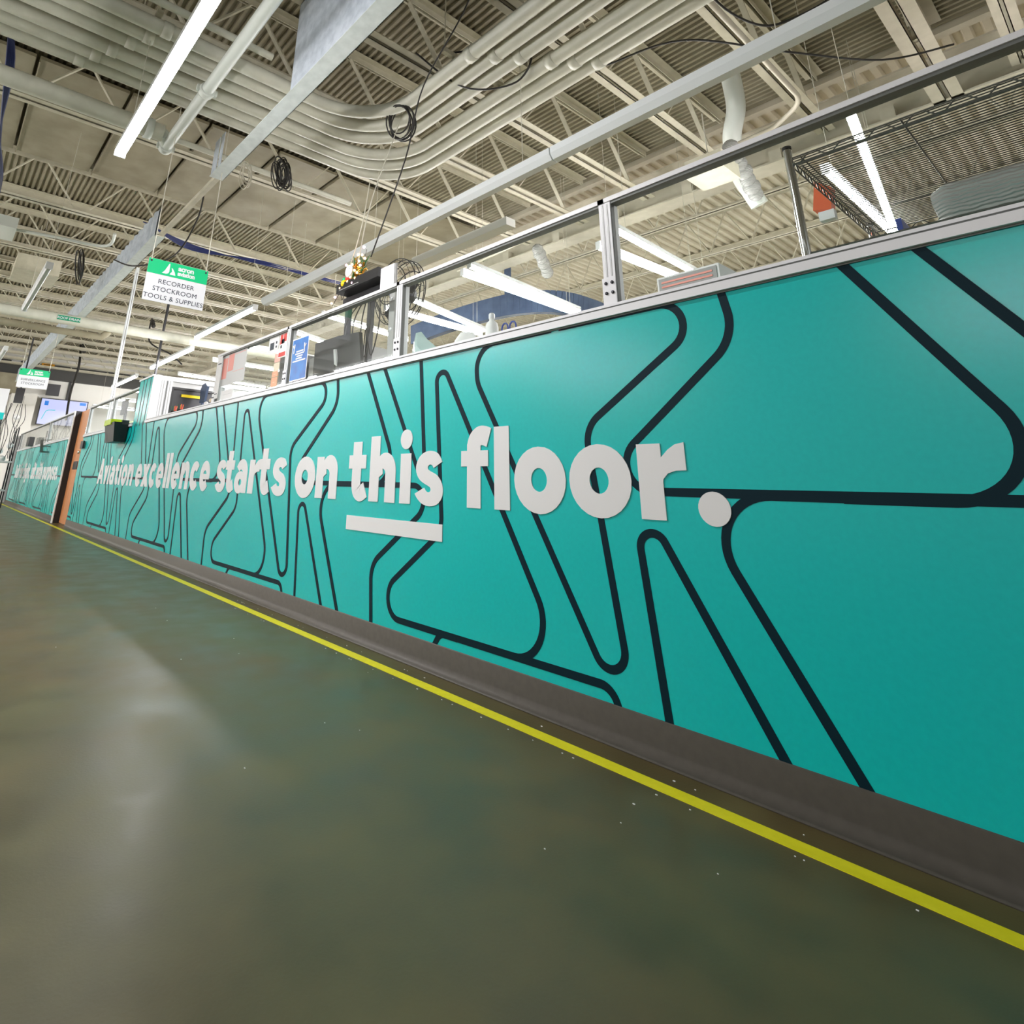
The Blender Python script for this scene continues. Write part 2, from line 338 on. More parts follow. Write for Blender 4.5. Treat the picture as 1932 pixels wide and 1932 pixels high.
def glyph(ch, x, y0, y1, width=None, zb=.715):
    mb = MB(); w = NATW.get(ch, .1); sx = (width or w)/w; cnt = [0, 0]
    def f(a, b, y):
        if len(mb.v) != cnt[0]: cnt[0] = len(mb.v); cnt[1] += 1
        return (x+a*sx, y-(.0001*cnt[1] if y == y0 else 0), zb+b)
    R = lambda x0, x1, z0, z1: mb.prism([(x0, z0), (x1, z0), (x1, z1), (x0, z1)], y0, y1, f)
    P = lambda *p: mb.prism(list(p), y0, y1, f)
    K = lambda path, t: mb.strip(*offset(path, t), y0, y1, f)
    G = lambda *a, **k: ring(mb, *a, y0=y0, y1=y1, f=f, **k)
    if ch == 'o': G(.1395, .1285, .1395, .1355, .043, .048, 0, 360)
    elif ch == 'l': R(0, .094, 0, .362)
    elif ch == 'i': R(0, .094, 0, .257); G(.046, .333, .053, .053, .0001, .0001, 0, 360)
    elif ch == '.': G(.053, .0445, .053, .0535, .0001, .0001, 0, 360)
    elif ch == ',': G(.053, .0445, .053, .0535, .0001, .0001, 0, 360); P((.03, .0), (.1, .02), (.05, -.09), (.01, -.08))
    elif ch == 'h' or ch == 'n':
        q = .252 if ch == 'h' else .268
        R(0, .094, 0, .362 if ch == 'h' else .257)
        R(q-.096, q, 0, .165); G(q-.1, .165, .1, .102, .0001, .0001, 0, 0) if False else None
        A = []; B = []
        for k in range(17):
            t = radians(180*k/16); A.append((q-.1+.1*cos(t), .165+.102*sin(t))); B.append(((q-.096+.094)/2+(q-.19)/2*cos(t), .150+.030*sin(t)))
        mb.strip(A, B, y0, y1, f)
        P((.09, .13), (.13, .15), (.12, .24), (.09, .20))
    elif ch == 'u':
        R(0, .096, .09, .257); R(.262-.094, .262, 0, .257)
        A = []; B = []
        for k in range(17):
            t = radians(180+180*k/16); A.append((.1+.1*cos(t), .092+.098*sin(t))); B.append((.132+.036*cos(t), .105+.028*sin(t)))
        mb.strip(A, B, y0, y1, f)
    elif ch == 'r':
        R(0, .094, 0, .257); P((.09, .10), (.0955, .135), (.115, .155), (.145, .164), (.183, .165), (.183, .258), (.15, .252), (.122, .235), (.09, .205))
    elif ch == 't':
        R(.04, .135, .09, .337); R(0, .185, .181, .259)
        K(cr([(.0875, .12), (.0885, .085), (.102, .055), (.13, .042), (.155, .046), (.187, .062)], 4), .092)
    elif ch == 'f':
        R(.042, .134, 0, .29); R(0, .184, .186, .258)
        K(cr([(.088, .26), (.089, .285), (.102, .310), (.13, .326), (.16, .325), (.190, .315)], 4), .09)
    elif ch == 's':
        P(*cr([(.216, .210), (.150, .180)], 1), *cr([(.150, .180), (.138, .194), (.118, .197), (.104, .187), (.107, .173), (.130, .162), (.172, .147), (.208, .118), (.225, .078), (.216, .036), (.180, .005), (.120, -.005), (.065, .004), (.025, .027), (0, .052)], 3)[1:],
          *cr([(.076, .083), (.090, .068), (.108, .061), (.126, .066), (.130, .078), (.118, .089), (.085, .101), (.043, .120), (.014, .150), (.006, .188), (.025, .228), (.065, .256), (.118, .266), (.170, .257), (.199, .236), (.216, .210)], 3)[:-1])
    elif ch == 'c': G(.128, .1285, .128, .1355, .044, .050, 42, 318, icx=.138, n=30)
    elif ch == 'e':
        G(.126, .1285, .126, .1355, .044, .050, -8, 318, icx=.128, n=34); P((.06, .098), (.246, .098), (.2515, .122), (.25, .146), (.06, .146))
    elif ch == 'a':
        R(.157, .25, 0, .16)
        A = []; B = []
        for k in range(17):
            t = radians(150*k/16); A.append((.13+.12*cos(t), .145+.12*sin(t))); B.append((.118+.04*cos(t), .150+.032*sin(t)))
        mb.strip(A, B, y0, y1, f); G(.105, .082, .105, .088, .030, .026, 0, 360, icx=.118)
    elif ch == 'x': P((0, 0), (.11, 0), (.27, .257), (.16, .257)); P((.0, .257), (.11, .257), (.27, 0), (.16, 0))
    elif ch == 'v': P((0, .257), (.1, .257), (.165, .08), (.165, 0), (.085, 0)); P((.25, .257), (.15, .257), (.09, .08), (.085, 0), (.165, 0))
    elif ch == 'w':
        for q in (0, .17): P((q, .257), (q+.08, .257), (q+.13, 0), (q+.05, 0)); P((q+.2, .257), (q+.12, .257), (q+.05, 0), (q+.13, 0))
    elif ch == 'A':
        P((0, 0), (.108, 0), (.225, .36), (.13, .36)); P((.355, 0), (.247, 0), (.13, .36), (.225, .36)); R(.08, .275, .065, .13)
    elif ch == 'B':
        R(0, .1, 0, .355); G(.13, .1, .125, .1, .035, .03, -90, 90); G(.12, .265, .115, .09, .03, .026, -90, 90)
        for z0, z1 in ((0, .07), (.135, .22), (.29, .355)): R(.05, .14, z0, z1)
    elif ch == 'p': R(0, .094, -.1, .257); G(.137, .1285, .135, .1355, .043, .048, 0, 360)
    elif ch == 'g':
        R(.176, .27, -.03, .257); G(.133, .1285, .135, .1355, .043, .048, 0, 360)
        K(cr([(.223, .0), (.215, -.045), (.17, -.068), (.11, -.066), (.04, -.045)], 4), .08)
    return mb
SLOGAN = [('A', -10.305, .36), ('v', -9.925, .25), ('i', -9.645, .094), ('a', -9.515, .245), ('t', -9.235, .2), ('i', -8.99, .094), ('o', -8.855, .275), ('n', -8.545, .262),
          ('e', -8.147, .27), ('x', -7.862, .30), ('c', -7.540, .246), ('e', -7.262, .25), ('l', -6.975, .1), ('l', -6.845, .1), ('e', -6.712, .258), ('n', -6.415, .255), ('c', -6.118, .25), ('e', -5.838, .252),
          ('s', -5.418, .225), ('t', -5.205, .2), ('a', -4.985, .25), ('r', -4.700, .19), ('t', -4.513, .2), ('s', -4.272, .235),
          ('o', -3.902, .286), ('n', -3.601, .268), ('t', -3.201, .203), ('h', -2.969, .254), ('i', -2.6715, .094), ('s', -2.539, .226),
          ('f', -2.180, .207), ('l', -1.957, .094), ('o', -1.8345, .279), ('o', -1.5375, .279), ('r', -1.2285, .183), ('.', -1.0185, None)]
def letters(root, items, y, zb=.715):
    for ch, x, w in items:
        o = glyph(ch, x, y-.0042, y, w, zb).build('full_stop' if ch == '.' else ('comma' if ch == ',' else 'letter'), 'letter'); local(o, root)
YW = 2.0
pw = thing('partition_wall', (-6, 2.05, 0), 'long teal partition wall with dark looping lines and white slogan, aluminium capped', 'partition wall')
g = MB().use('teal').box((-12.13, YW, .1), (.9, YW+.09, 1.48)); g.box((-8.77, YW, 1.481), (-8.13, YW+.09, 2.08))
g.use('navy')
for q in (-8.58, -8.44, -8.25): g.box((q, YW-.0012, 1.46), (q+.026, YW+.001, 2.075))
g.use('alu').box((-8.13, YW-.004, 1.527), (-8.10, YW+.1, 2.08)); g.use('navy'); pattern(g, YW, -12.12, .88, (0, -2.567, -5.175, -7.79, -10.4))
local(g.build('graphic_panel'), pw)
def cap(x0, x1, y=YW):
    m = MB().use('alu').box((x0, y-.018, 1.477), (x1, y+.002, 1.508)); m.box((x0, y, 1.48), (x1, y+.11, 1.508))
    m.use('aludark').box((x0, y-.006, 1.471), (x1, y+.001, 1.477)); m.box((x0, y-.008, 1.508), (x1, y+.1, 1.516)); m.use('alu').box((x0, y-.012, 1.516), (x1, y+.1, 1.527))  # lowest dark strip stands in for the shadow line under the cap
    return m
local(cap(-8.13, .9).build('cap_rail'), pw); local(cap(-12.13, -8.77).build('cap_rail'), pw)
local(MB().use('alu').box((-8.79, YW-.015, 2.075), (-8.11, YW+.1, 2.10)).build('cap_rail'), pw)
def baseb(x0, x1, y=YW):
    m = MB().use('base'); prof = [(y+.02, .112), (y-.004, .112), (y-.006, .108), (y-.006, .035), (y-.010, .022), (y-.018, .012), (y-.032, .006), (y-.042, .0035), (y-.042, 0), (y+.02, 0)]
    vs = [(x, a, b) for x in (x0, x1) for a, b in prof]; n = len(prof)
    m.add(vs, [(i, i+1, n+i+1, n+i) for i in range(n-1)]+[tuple(range(n-1, -1, -1)), tuple(range(n, 2*n))], True); return m
local(baseb(-12.13, .9).build('baseboard'), pw)
letters(pw, SLOGAN, YW)
local(MB().use('letter').box((-3.189, YW-.0048, .552), (-2.312, YW, .630)).build('underline_bar'), pw)
# second partition further down the corridor
p2 = thing('partition_wall', (-17.5, 1.98, 0), 'far teal partition wall beyond the orange door, smaller white slogan', 'partition wall')
Y2 = 1.93
g = MB().use('teal').box((-21.9, Y2, .1), (-13.08, Y2+.09, 1.48)); g.use('navy'); pattern(g, Y2, -21.88, -13.1, (-10.7, -13.3, -15.9, -18.5, -21.1), .026)
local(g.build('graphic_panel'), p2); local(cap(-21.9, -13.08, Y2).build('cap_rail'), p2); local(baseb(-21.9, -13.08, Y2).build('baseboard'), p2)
x = -21.0; it = []
for ch in 'Built for flight, built with purpose.':
    if ch == ' ': x += .12; continue
    it.append((ch, x, None)); x += NATW.get(ch, .1)+.018
sc_ = 7.45/(x+21.0)
letters(p2, [(c, -21.0+(a+21.0)*sc_, NATW.get(c, .1)*sc_ if c not in '.,' else None) for c, a, _ in it], Y2, .73)
tp = MB().use('tape').box((-24.8, 1.808, .0), (2.5, 1.861, .0012)).build('floor_tape_line'); tag(tp, 'yellow tape line running along the floor beside the teal partition', 'floor tape')
# ------------------------------------------------------------------ acrylic screens on the partition
def screen(x0, x1, label, yaw=0, z1=2.0, y=YW, post='left'):
    t = thing('acrylic_screen', (x0, y+.03, 1.527), label, 'screen', 'clear acrylic screens on the partition cap')
    def post_(xp):
        m = MB().use('alu'); w = .056
        m.box((xp-w/2, y+.004, 1.527), (xp+w/2, y+.06, z1-.008)); m.use('slot')
        for q in (-.010, .012): m.box((xp+q-.0035, y+.0025, 1.65), (xp+q+.0035, y+.005, z1-.02))
        m.use('aludark').box((xp+w/2, y+.008, 1.53), (xp+w/2+.003, y+.03, z1-.02)); return local(m.build('post'), t)
    post_(x0)
    m = MB().use('alu').box((x0-.032, y-.002, 1.508), (x0+.030, y+.004, 1.645)); pl = local(m.build('bracket_plate'), t)
    for dx in (-.014, .015):
        for z in (1.577, 1.620): local(MB().use('bolt').lathe([(.0001, -.004), (.007, -.004), (.007, 0)], 12, (x0+dx, y-.002, z), 'y').build('bolt'), pl)
    m = MB().use('alu').box((x0-.03, y+.0, z1-.012), (x1, y+.06, z1+.008)); m.use('aludark').box((x0+.03, y+.006, z1-.024), (x1-.028, y+.05, z1-.012))
    local(m.build('top_rail'), t)
    gl = MB().use('glass').box((x0+.028, y+.027, 1.527), (x1-.028, y+.031, z1-.02)); local(gl.build('clear_pane'), t)
    return t
screen(-1.29, .22, 'first clear acrylic screen from the right, wire shelving behind it')
screen(-2.765, -1.29, 'second clear acrylic screen from the right, bottle and scissors behind it')
screen(-4.255, -2.765, 'third clear acrylic screen from the right, blue poster on its left end')
screen(-5.80, -4.255, 'fourth clear acrylic screen from the right, covered with notices and sticky notes')
screen(-10.25, -8.80, 'low acrylic screen right of the grey post, black bin hanging below')
screen(-12.08, -10.25, 'low acrylic screen beside the orange door, at the end of the first partition')
screen(-16.2, -13.15, 'far acrylic screen on the second partition, right half, lit monitor behind', y=Y2)
screen(-21.8, -16.2, 'far acrylic screen on the second partition, left half beside the dark doorway', y=Y2)
# side partition returning from the tall panel
t = thing('side_partition', (-8.13, 3.6, 0), 'light grey partition running back from the tall panel at the counter opening', 'partition wall')
m = MB().use('lgrey').box((-8.22, 2.1, 0), (-8.15, 5.2, 2.04)); local(m.build('panel'), t)
m = MB().use('alu').box((-8.235, 2.1, 2.04), (-8.125, 5.2, 2.10)); local(m.build('top_rail'), t)
for yy in (2.11, 2.19, 2.95, 5.15):
    m = MB().use('alu').box((-8.24, yy, 0), (-8.12, yy+.055, 2.04)); m.use('slot').box((-8.12, yy+.02, 0), (-8.118, yy+.03, 2.04)); local(m.build('post'), t)
# ------------------------------------------------------------------ doors
t = thing('door_1', (-12.6, 2.03, 0), 'orange wooden door between the two teal partitions', 'door'); t['kind'] = 'structure'
local(MB().use('wood').box((-13.0, 2.03, .01), (-12.15, 2.075, 1.99)).build('door_leaf'), t)
local(MB().use('black').box((-12.75, 2.022, .93), (-12.35, 2.03, 1.07)).build('push_plate'), t)
local(MB().use('chrome').lathe([(.0001, -.06), (.028, -.055), (.03, -.03), (.012, -.02), (.012, 0)], 12, (-12.23, 2.03, 1.22), 'y').build('door_knob'), t)
m = MB().use('black').box((-13.08, Y2+.0, 0), (-13.0, 2.06, 2.0)); m.use('raceway').box((-13.09, Y2-.018, 0), (-13.0, Y2, 2.0)); local(m.build('door_frame'), t)
t = thing('door_2', (-22.3, 1.98, 0), 'dark doorway at the far end of the second partition', 'door'); t['kind'] = 'structure'
local(MB().use('black').box((-22.9, 2.0, .01), (-21.95, 2.05, 1.99)).build('door_leaf'), t)
m = MB().use('black').box((-21.95, Y2, 0), (-21.9, 2.06, 2.0)); m.use('lgrey').box((-23.2, Y2-.02, 0), (-22.9, 2.1, 2.0)); local(m.build('door_frame'), t)
# ------------------------------------------------------------------ roof joists
def shared(mb, name): o = mb.build(name); me = o.data; bpy.data.objects.remove(o); return me
def member_mesh(d, w, mt, axis):
    m = MB().use(mt); q = d; L = sqrt(q[0]**2+q[1]**2)
    a, b = ((0, 0, 0), (0, q[0], q[1])) if axis == 'y' else ((0, 0, 0), (q[0], 0, q[1]))
    if w < .02: m.tube([a, b], w, 6)
    else: m.bar(a, b, w, .012, (1, 0, 0) if axis == 'y' else (0, 1, 0)) if False else m.bar(a, b, w, w*.35)
    return shared(m, 'web_member')
def joist(axis, pos, s0, s1, zb, zt, bay, mt, label, group, cw=.07, gap=.026, wm=None, phase=0., ends=None):
    t = thing('roof_joist', (pos, (s0+s1)/2, zb) if axis == 'y' else ((s0+s1)/2, pos, zb), label, 'joist', group)
    for nm, z, sg in (('bottom_chord', zb, 1), ('top_chord', zt, -1)):
        m = MB().use(mt)
        for e in (-1, 1):
            a, b = sorted((e*gap/2, e*(gap/2+cw))); c, d = sorted((e*gap/2, e*(gap/2+.006)))
            z0, z1 = sorted((z, z+sg*.006)); y0, y1 = sorted((z, z+sg*cw))
            if axis == 'y': m.box((pos+a, s0, z0), (pos+b, s1, z1)); m.box((pos+c, s0, y0), (pos+d, s1, y1))
            else: m.box((s0, pos+a, z0), (s1, pos+b, z1)); m.box((s0, pos+c, y0), (s1, pos+d, y1))
        local(m.build(nm), t)
    n = 0; u = s0+phase
    while u+bay <= s1:
        for k, (du, me) in enumerate(((0, wm[0]), (bay/2, wm[1]))):
            o = bpy.data.objects.new('web_member', me); S.collection.objects.link(o)
            o.location = (pos, u+du, zb+.01 if k == 0 else zt-.01) if axis == 'y' else (u+du, pos, zb+.01 if k == 0 else zt-.01); local(o, t)
        u += bay
    return t
ZB, ZT = 4.4, 5.09
wm = (member_mesh((.51, .67), .046, 'steel', 'y'), member_mesh((.51, -.67), .046, 'steel', 'y'))
NM = ['first', 'second', 'third', 'fourth', 'fifth', 'sixth', 'seventh', 'eighth', 'ninth', 'tenth']
xs = [-.45-k*1.0 for k in range(1, 7)]
for k, x in enumerate(xs):
    joist('y', x, -1.5 if x < -3 else 1.2, 6.4, ZB, ZT, 1.02, 'steel', 'cream roof joist above the conduits, %s left of the white joist pair' % NM[k], 'roof joists above the conduit bend', wm=wm, phase=.35 if x < -3 else -.3+1.02*0)
joist('y', -.5, 1.2, 6.4, ZB-.15, ZT, 1.02, 'steelb', 'pale double-angle roof joist, widest and nearest, at the upper right', 'roof joists above the conduit bend', cw=.09, gap=.035, wm=wm)
joist('y', .0, 1.2, 6.4, ZB-.05, ZT, 1.02, 'steelb', 'pale roof joist at the far upper right edge', 'roof joists above the conduit bend', cw=.06, gap=.02, wm=wm)
xs = [-9.1, -10.45, -11.3, -12.25, -13.3, -14.3, -15.4, -16.5, -17.6, -18.7, -19.8, -20.9, -22.0, -23.1, -24.2]
wm2 = wm
for k, x in enumerate(xs):
    lb = 'cream roof joist left of the flat ceiling panels, %s from them' % NM[k] if k < 10 else 'cream roof joist far down the hall near the dark bulkhead'
    joist('y', x, -1.6, 6.4 if k < 8 else 12, ZB, ZT, 1.2, 'steel', lb, 'roof joists down the hall' if k < 10 else 'far roof joists near the bulkhead', cw=.08, wm=wm2, phase=.1)
wmb = (member_mesh((.31, .62), .011, 'steelb', 'x'), member_mesh((.31, -.62), .011, 'steelb', 'x'))
for k, y in enumerate((7.35, 8.8, 10.25, 11.7, 13.2)):
    joist('x', y, -15 if k else -12, 2.4, ZB, ZT, .62, 'steelb', 'bright cream bar joist seen through the acrylic, %s behind the big beam' % NM[k], 'bar joists behind the partition', cw=.045, gap=.012, wm=wmb)
# header beam along X
t = thing('steel_beam', (-4, 6.5, 4.25), 'long white steel beam behind the partition carrying the roof joists', 'beam')
m = MB().use('steelb').box((-25, 6.35, 4.25), (3, 6.62, 4.27)); m.box((-25, 6.48, 4.27), (3, 6.49, 4.72)); m.box((-25, 6.36, 4.72), (3, 6.62, 4.74))
local(m.build('wide_flange'), t)
m = MB().use('steelb')
for k in range(14): m.box((-12+k*1.0, 6.36, 4.27), (-11.88+k*1.0, 6.48, 4.40))
o = local(m.build('bearing_seats'), t)
# flat ceiling panels
for k in range(9):
    y = -1.9+k*.92
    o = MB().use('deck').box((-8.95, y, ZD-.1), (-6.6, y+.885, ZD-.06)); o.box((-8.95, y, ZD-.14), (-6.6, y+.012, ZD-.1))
    o = o.build('ceiling_panel'); tag(o, 'flat cream ceiling panel above the bright tube, %s from the camera side' % NM[k], 'ceiling panel', 'flat ceiling panels')
# cross bridging rods
for k, (y, z) in enumerate(((3.3, 4.46), (5.2, 4.46))):
    pass
# ------------------------------------------------------------------ conduits
XC = [-4.81, -4.66, -4.51, -4.32, -4.17, -4.02]; YC = [3.34, 3.20, 3.06, 2.84, 2.69, 2.54]
for k, (x, y) in enumerate(zip(XC, YC)):
    pth = [(a, b, 4.0) for a, b in rounded([(x, -3), (x, y, .62), (3, y)], n=14)]
    t = thing('conduit', (x, y, 4.0), 'thick cream conduit in the bend, %s of six counted from the outside' % NM[k], 'conduit', 'six bent conduits under the roof')
    local(MB().use('pipe').tube(pth, .057, 14).build('pipe'), t)
    for q in (-1.6, .2): local(MB().use('pipe').lathe([(.057, -.035), (.064, -.035), (.064, .035), (.057, .035)], 14, (x, q+k*.09, 4.0), 'y').build('coupling'), t)
    for q in (-2.1, .3): local(MB().use('pipe').lathe([(.057, -.035), (.064, -.035), (.064, .035), (.057, .035)], 14, (q-k*.12, y, 4.0), 'x').build('coupling'), t)
for k, (a, b, along) in enumerate(((3.4, 2.45, 'y'), (1.3, 2.45, 'y'), (0, 0, 'x'))):
    if along == 'y': x = (-2.9, -1.0)[k]; t = MB().use('steel').box((x, 2.4, 4.06), (x+.04, 3.45, 4.10)); t.tube([(x+.02, 2.42, 4.08), (x+.02, 2.42, 5.1)], .006, 6); t.tube([(x+.02, 3.42, 4.08), (x+.02, 3.42, 5.1)], .006, 6)
    else: t = MB().use('steel').box((-4.9, .55, 4.06), (-3.95, .59, 4.10)); t.tube([(-4.88, .57, 4.08), (-4.88, .57, 5.1)], .006, 6); t.tube([(-3.97, .57, 4.08), (-3.97, .57, 5.1)], .006, 6)
    tag(t.build('conduit_hanger'), ['strut hanger holding the conduits past their bend', 'strut hanger under the conduits near the upper right', 'strut hanger under the conduits left of the galvanised channel'][k], 'hanger')
def pipe(name, pts, r, mt, label, cat, n=12, group=None): return tag(MB().use(mt).tube(pts, r, n).build(name), label, cat, group)
def fil(pts3, n=8):  # 3d polyline (x,y,z,r)
    out = []; N = len(pts3)
    for i, p in enumerate(pts3):
        if i in (0, N-1) or len(p) < 4: out.append(tuple(p[:3])); continue
        P = Vector(p[:3]); A = Vector(pts3[i-1][:3]); B = Vector(pts3[i+1][:3]); a = (A-P).normalized(); b = (B-P).normalized(); th = a.angle(b)
        t = min(p[3]/tan(th/2), (A-P).length*.95, (B-P).length*.95)
        for k in range(n+1):
            q = k/n; out.append(tuple((P+a*t)*(1-q)**2+P*2*q*(1-q)+(P+b*t)*q*q))
    return out
pipe('small_conduit', [(-3.82, -3, 4.05), (-3.82, 1.4, 4.05)], .03, 'pipe', 'thin cream conduit beside the thick ones, at the top left', 'conduit')
# sprinkler mains
t = thing('sprinkler_main', (-5.4, 1.06, 3.8), 'white round pipe with grooved coupling beside the bright tube light', 'pipe')
local(MB().use('wpipe').tube([(-5.42, 1.06, 3.8), (2.5, 1.06, 3.8)], .048, 18).build('pipe'), t)
for x in (-5.36, -4.25):
    c = local(MB().use('wpipe').lathe([(.048, -.035), (.062, -.035), (.064, -.02), (.064, .02), (.062, .035), (.048, .035)], 18, (x, 1.06, 3.8), 'x').build('coupling'), t)
    for e in (-1, 1): local(MB().use('wpipe').box((x-.018, 1.06+e*.062-.018, 3.775), (x+.018, 1.06+e*.062+.018, 3.825)).tube([(x, 1.06+e*.07, 3.77), (x, 1.06+e*.07, 3.83)], .009, 8).build('coupling_bolt'), c)
t = thing('cross_main', (-5.15, 0, 3.8), 'thick cream pipe crossing under the joists at the upper left', 'pipe')
local(MB().use('pipe').tube([(-5.2, -3, 3.84), (-5.2, .98, 3.84)], .08, 18).build('pipe'), t)
local(MB().use('wpipe').lathe([(.08, -.03), (.098, -.03), (.098, .03), (.08, .03)], 18, (-5.2, .86, 3.84), 'y').build('coupling'), t)
local(MB().use('wpipe').tube([(-5.2, .98, 3.84), (-5.3, 1.04, 3.82), (-5.4, 1.06, 3.8)], .055, 12).build('elbow'), t)
pipe('thin_pipe', [(-5.5, -3, 4.0), (-5.5, 3.2, 4.0)], .03, 'pipe', 'thin cream pipe running under the thick crossing pipe', 'pipe')
# roof drain
t = thing('drain_pipe', (-11.6, 1, 3.4), 'fat cream roof drain pipe crossing the hall with a green marker', 'pipe')
local(MB().use('pipe').tube([(-11.6, -3.45, 3.4), (-11.6, 6.2, 3.4)], .09, 20).build('pipe'), t)
local(MB().use('deck').tube([(-11.85, -3.45, 3.24), (-11.85, 1.9, 3.24), (-11.8, 2.0, 3.36)], .065, 16).build('branch_pipe'), t)
mk = local(MB().use('dgreen').box((-11.510, 1.12, 3.36), (-11.504, 1.47, 3.44)).build('pipe_marker'), t); tag(mk, 'green marker reading ROOF DRAIN')
text_mesh('ROOF DRAIN', .058, 'marker_text', 'signw', None, (-11.503, 1.295, 3.379), (0, 1, 0), (0, 0, 1), .0005, .001).parent = mk
# galvanised channel
t = thing('galvanised_channel', (-6, 1.5, 3.55), 'bluish galvanised channel running diagonally below the conduits', 'metal channel')
m = MB().use('galv'); pr = []
n = int(12/.07); vs = []
for i in range(n+1):
    x = -22+i*.12; d = .02 if i % 2 else 0
    for q in (0, .5):
        if x+q*.12 < -.5: pr.append((x+q*.12, 1.45+(d if q == 0 else .02-d)*0+(.018 if (i % 2 == 0) else 0)))
for a, b in pr: vs += [(a, b, 3.55), (a, b, 3.92)]
m.add(vs, [(2*i, 2*i+2, 2*i+3, 2*i+1) for i in range(len(pr)-1) if pr[i][0] < -7.0])
m.box((-22, 1.47, 3.55), (-7.0, 1.474, 3.92))
for a, b, z in ((-5.15, -5.02, 3.92), (-4.98, -4.90, 3.92), (-3.50, -.5, 4.38)): m.box((a, 1.45, 3.55), (b, 1.454, z))
m.box((-3.50, 1.45, 4.37), (-.5, 1.53, 4.38))
local(m.build('ribbed_web'), t)
m = MB().use('flange')
for a, b in ((-22, -7.0), (-5.15, -.5)): m.box((a, 1.44, 3.545), (b, 1.57, 3.55)); m.box((a, 1.565, 3.545), (b, 1.57, 3.575))
local(m.build('bottom_flange'), t)
m = MB().use('steel').box((-7.0, 1.50, 3.56), (-5.15, 1.55, 3.60))
tag(local(m.build('painted_section'), t), 'cream painted stretch of the channel')
# white raceway
t = thing('strut_raceway', (-3, 2.99, 3.1), 'long white raceway rail hanging diagonally across the ceiling', 'raceway')
m = MB().use('raceway').box((-7.18, 2.93, 3.09), (-2.3, 3.05, 3.14)); m.prism([(2.93, 3.09), (2.96, 3.05), (3.02, 3.05), (3.05, 3.09)], 0, 1, lambda a, b, y: (-7.18+y*4.88, a, b)); local(m.build('rail_section'), t)
m = MB().use('raceway').box((-2.29, 2.93, 3.09), (2.5, 3.05, 3.14)); m.prism([(2.93, 3.09), (2.96, 3.05), (3.02, 3.05), (3.05, 3.09)], 0, 1, lambda a, b, y: (-2.29+y*4.79, a, b)); local(m.build('rail_section'), t)
for x in (-6.6, -4.6, -2.6, -.8): local(MB().use('rope').tube([(x, 2.99, 3.14), (x, 2.99, 4.4)], .003, 5).build('hanger_wire'), t)
# ------------------------------------------------------------------ tube lights
def tube_light(p, q, label, group, lit=True, zt=5.09, w=.075, up=False):
    p, q = Vector(p), Vector(q); c = (p+q)/2; L = (q-p).length; a = atan2(q.y-p.y, q.x-p.x)
    t = thing('tube_light', c, label, 'light fixture', group, a); h = L/2
    MB().use('housing').box((-h, -w/2, .0), (h, w/2, .045)).build('housing', parent=t)
    pr = [(-w/2+.002, 0), (-w/2+.006, -.022), (-w*.25, -.036), (w*.25, -.036), (w/2-.006, -.022), (w/2-.002, 0)]
    m = MB().use('led' if lit else 'housing'); n = len(pr)
    m.add([(x, y, z) for x in (-h+.012, h-.012) for y, z in pr], [(i+1, i, n+i, n+i+1) for i in range(n-1)]+[tuple(range(n-1, -1, -1)) if False else tuple(range(n)), tuple(range(2*n-1, n-1, -1))])
    m.build('diffuser', parent=t)
    if up: MB().use('upfill').box((-h+.02, -w/2+.01, .045), (h-.02, w/2-.01, .052)).build('added_uplight', parent=t)  # glowing top added to brighten the ceiling
    for e in (-1, 1): MB().use('housing').box((e*h-.006*e, -w/2, -.04), (e*h+.006*e, w/2, .046)).build('end_cap', parent=t)
    if zt:
        for e in (-.8, .8): MB().use('rope').tube([(e*h, 0, .045), (e*h, 0, zt-c.z)], .0025, 5).build('hanger_wire', parent=t)
    return t
G1 = 'tube lights over the corridor'
tube_light((-4.37, .57, 3.08), (-1.95, .57, 3.08), 'brightest tube light at the upper left beside the white pipe', G1, zt=3.93)
tube_light((-10.03, .55, 3.1), (-7.65, .55, 3.1), 'unlit pale tube light left of the hanging recorder stockroom sign', G1, lit=False)
tube_light((-16.6, .62, 3.1), (-13.6, .62, 3.1), 'unlit pale tube light at the left edge above the surveillance sign', G1, lit=False)
tube_light((-9.92, 3.0, 3.1), (-7.53, 3.0, 3.1), 'lit tube light right of the recorder sign, nearest of its row', G1)
tube_light((-12.9, 3.1, 3.0), (-10.4, 3.1, 3.0), 'lit tube light in the middle of the row beyond the recorder sign', G1)
tube_light((-17.1, 3.25, 3.08), (-14.75, 3.25, 3.08), 'lit tube light farthest in its row, near the white column', G1)
G2 = 'tube lights behind the acrylic screens'  # upper and steep ones are acrylic reflections built as straight fixtures
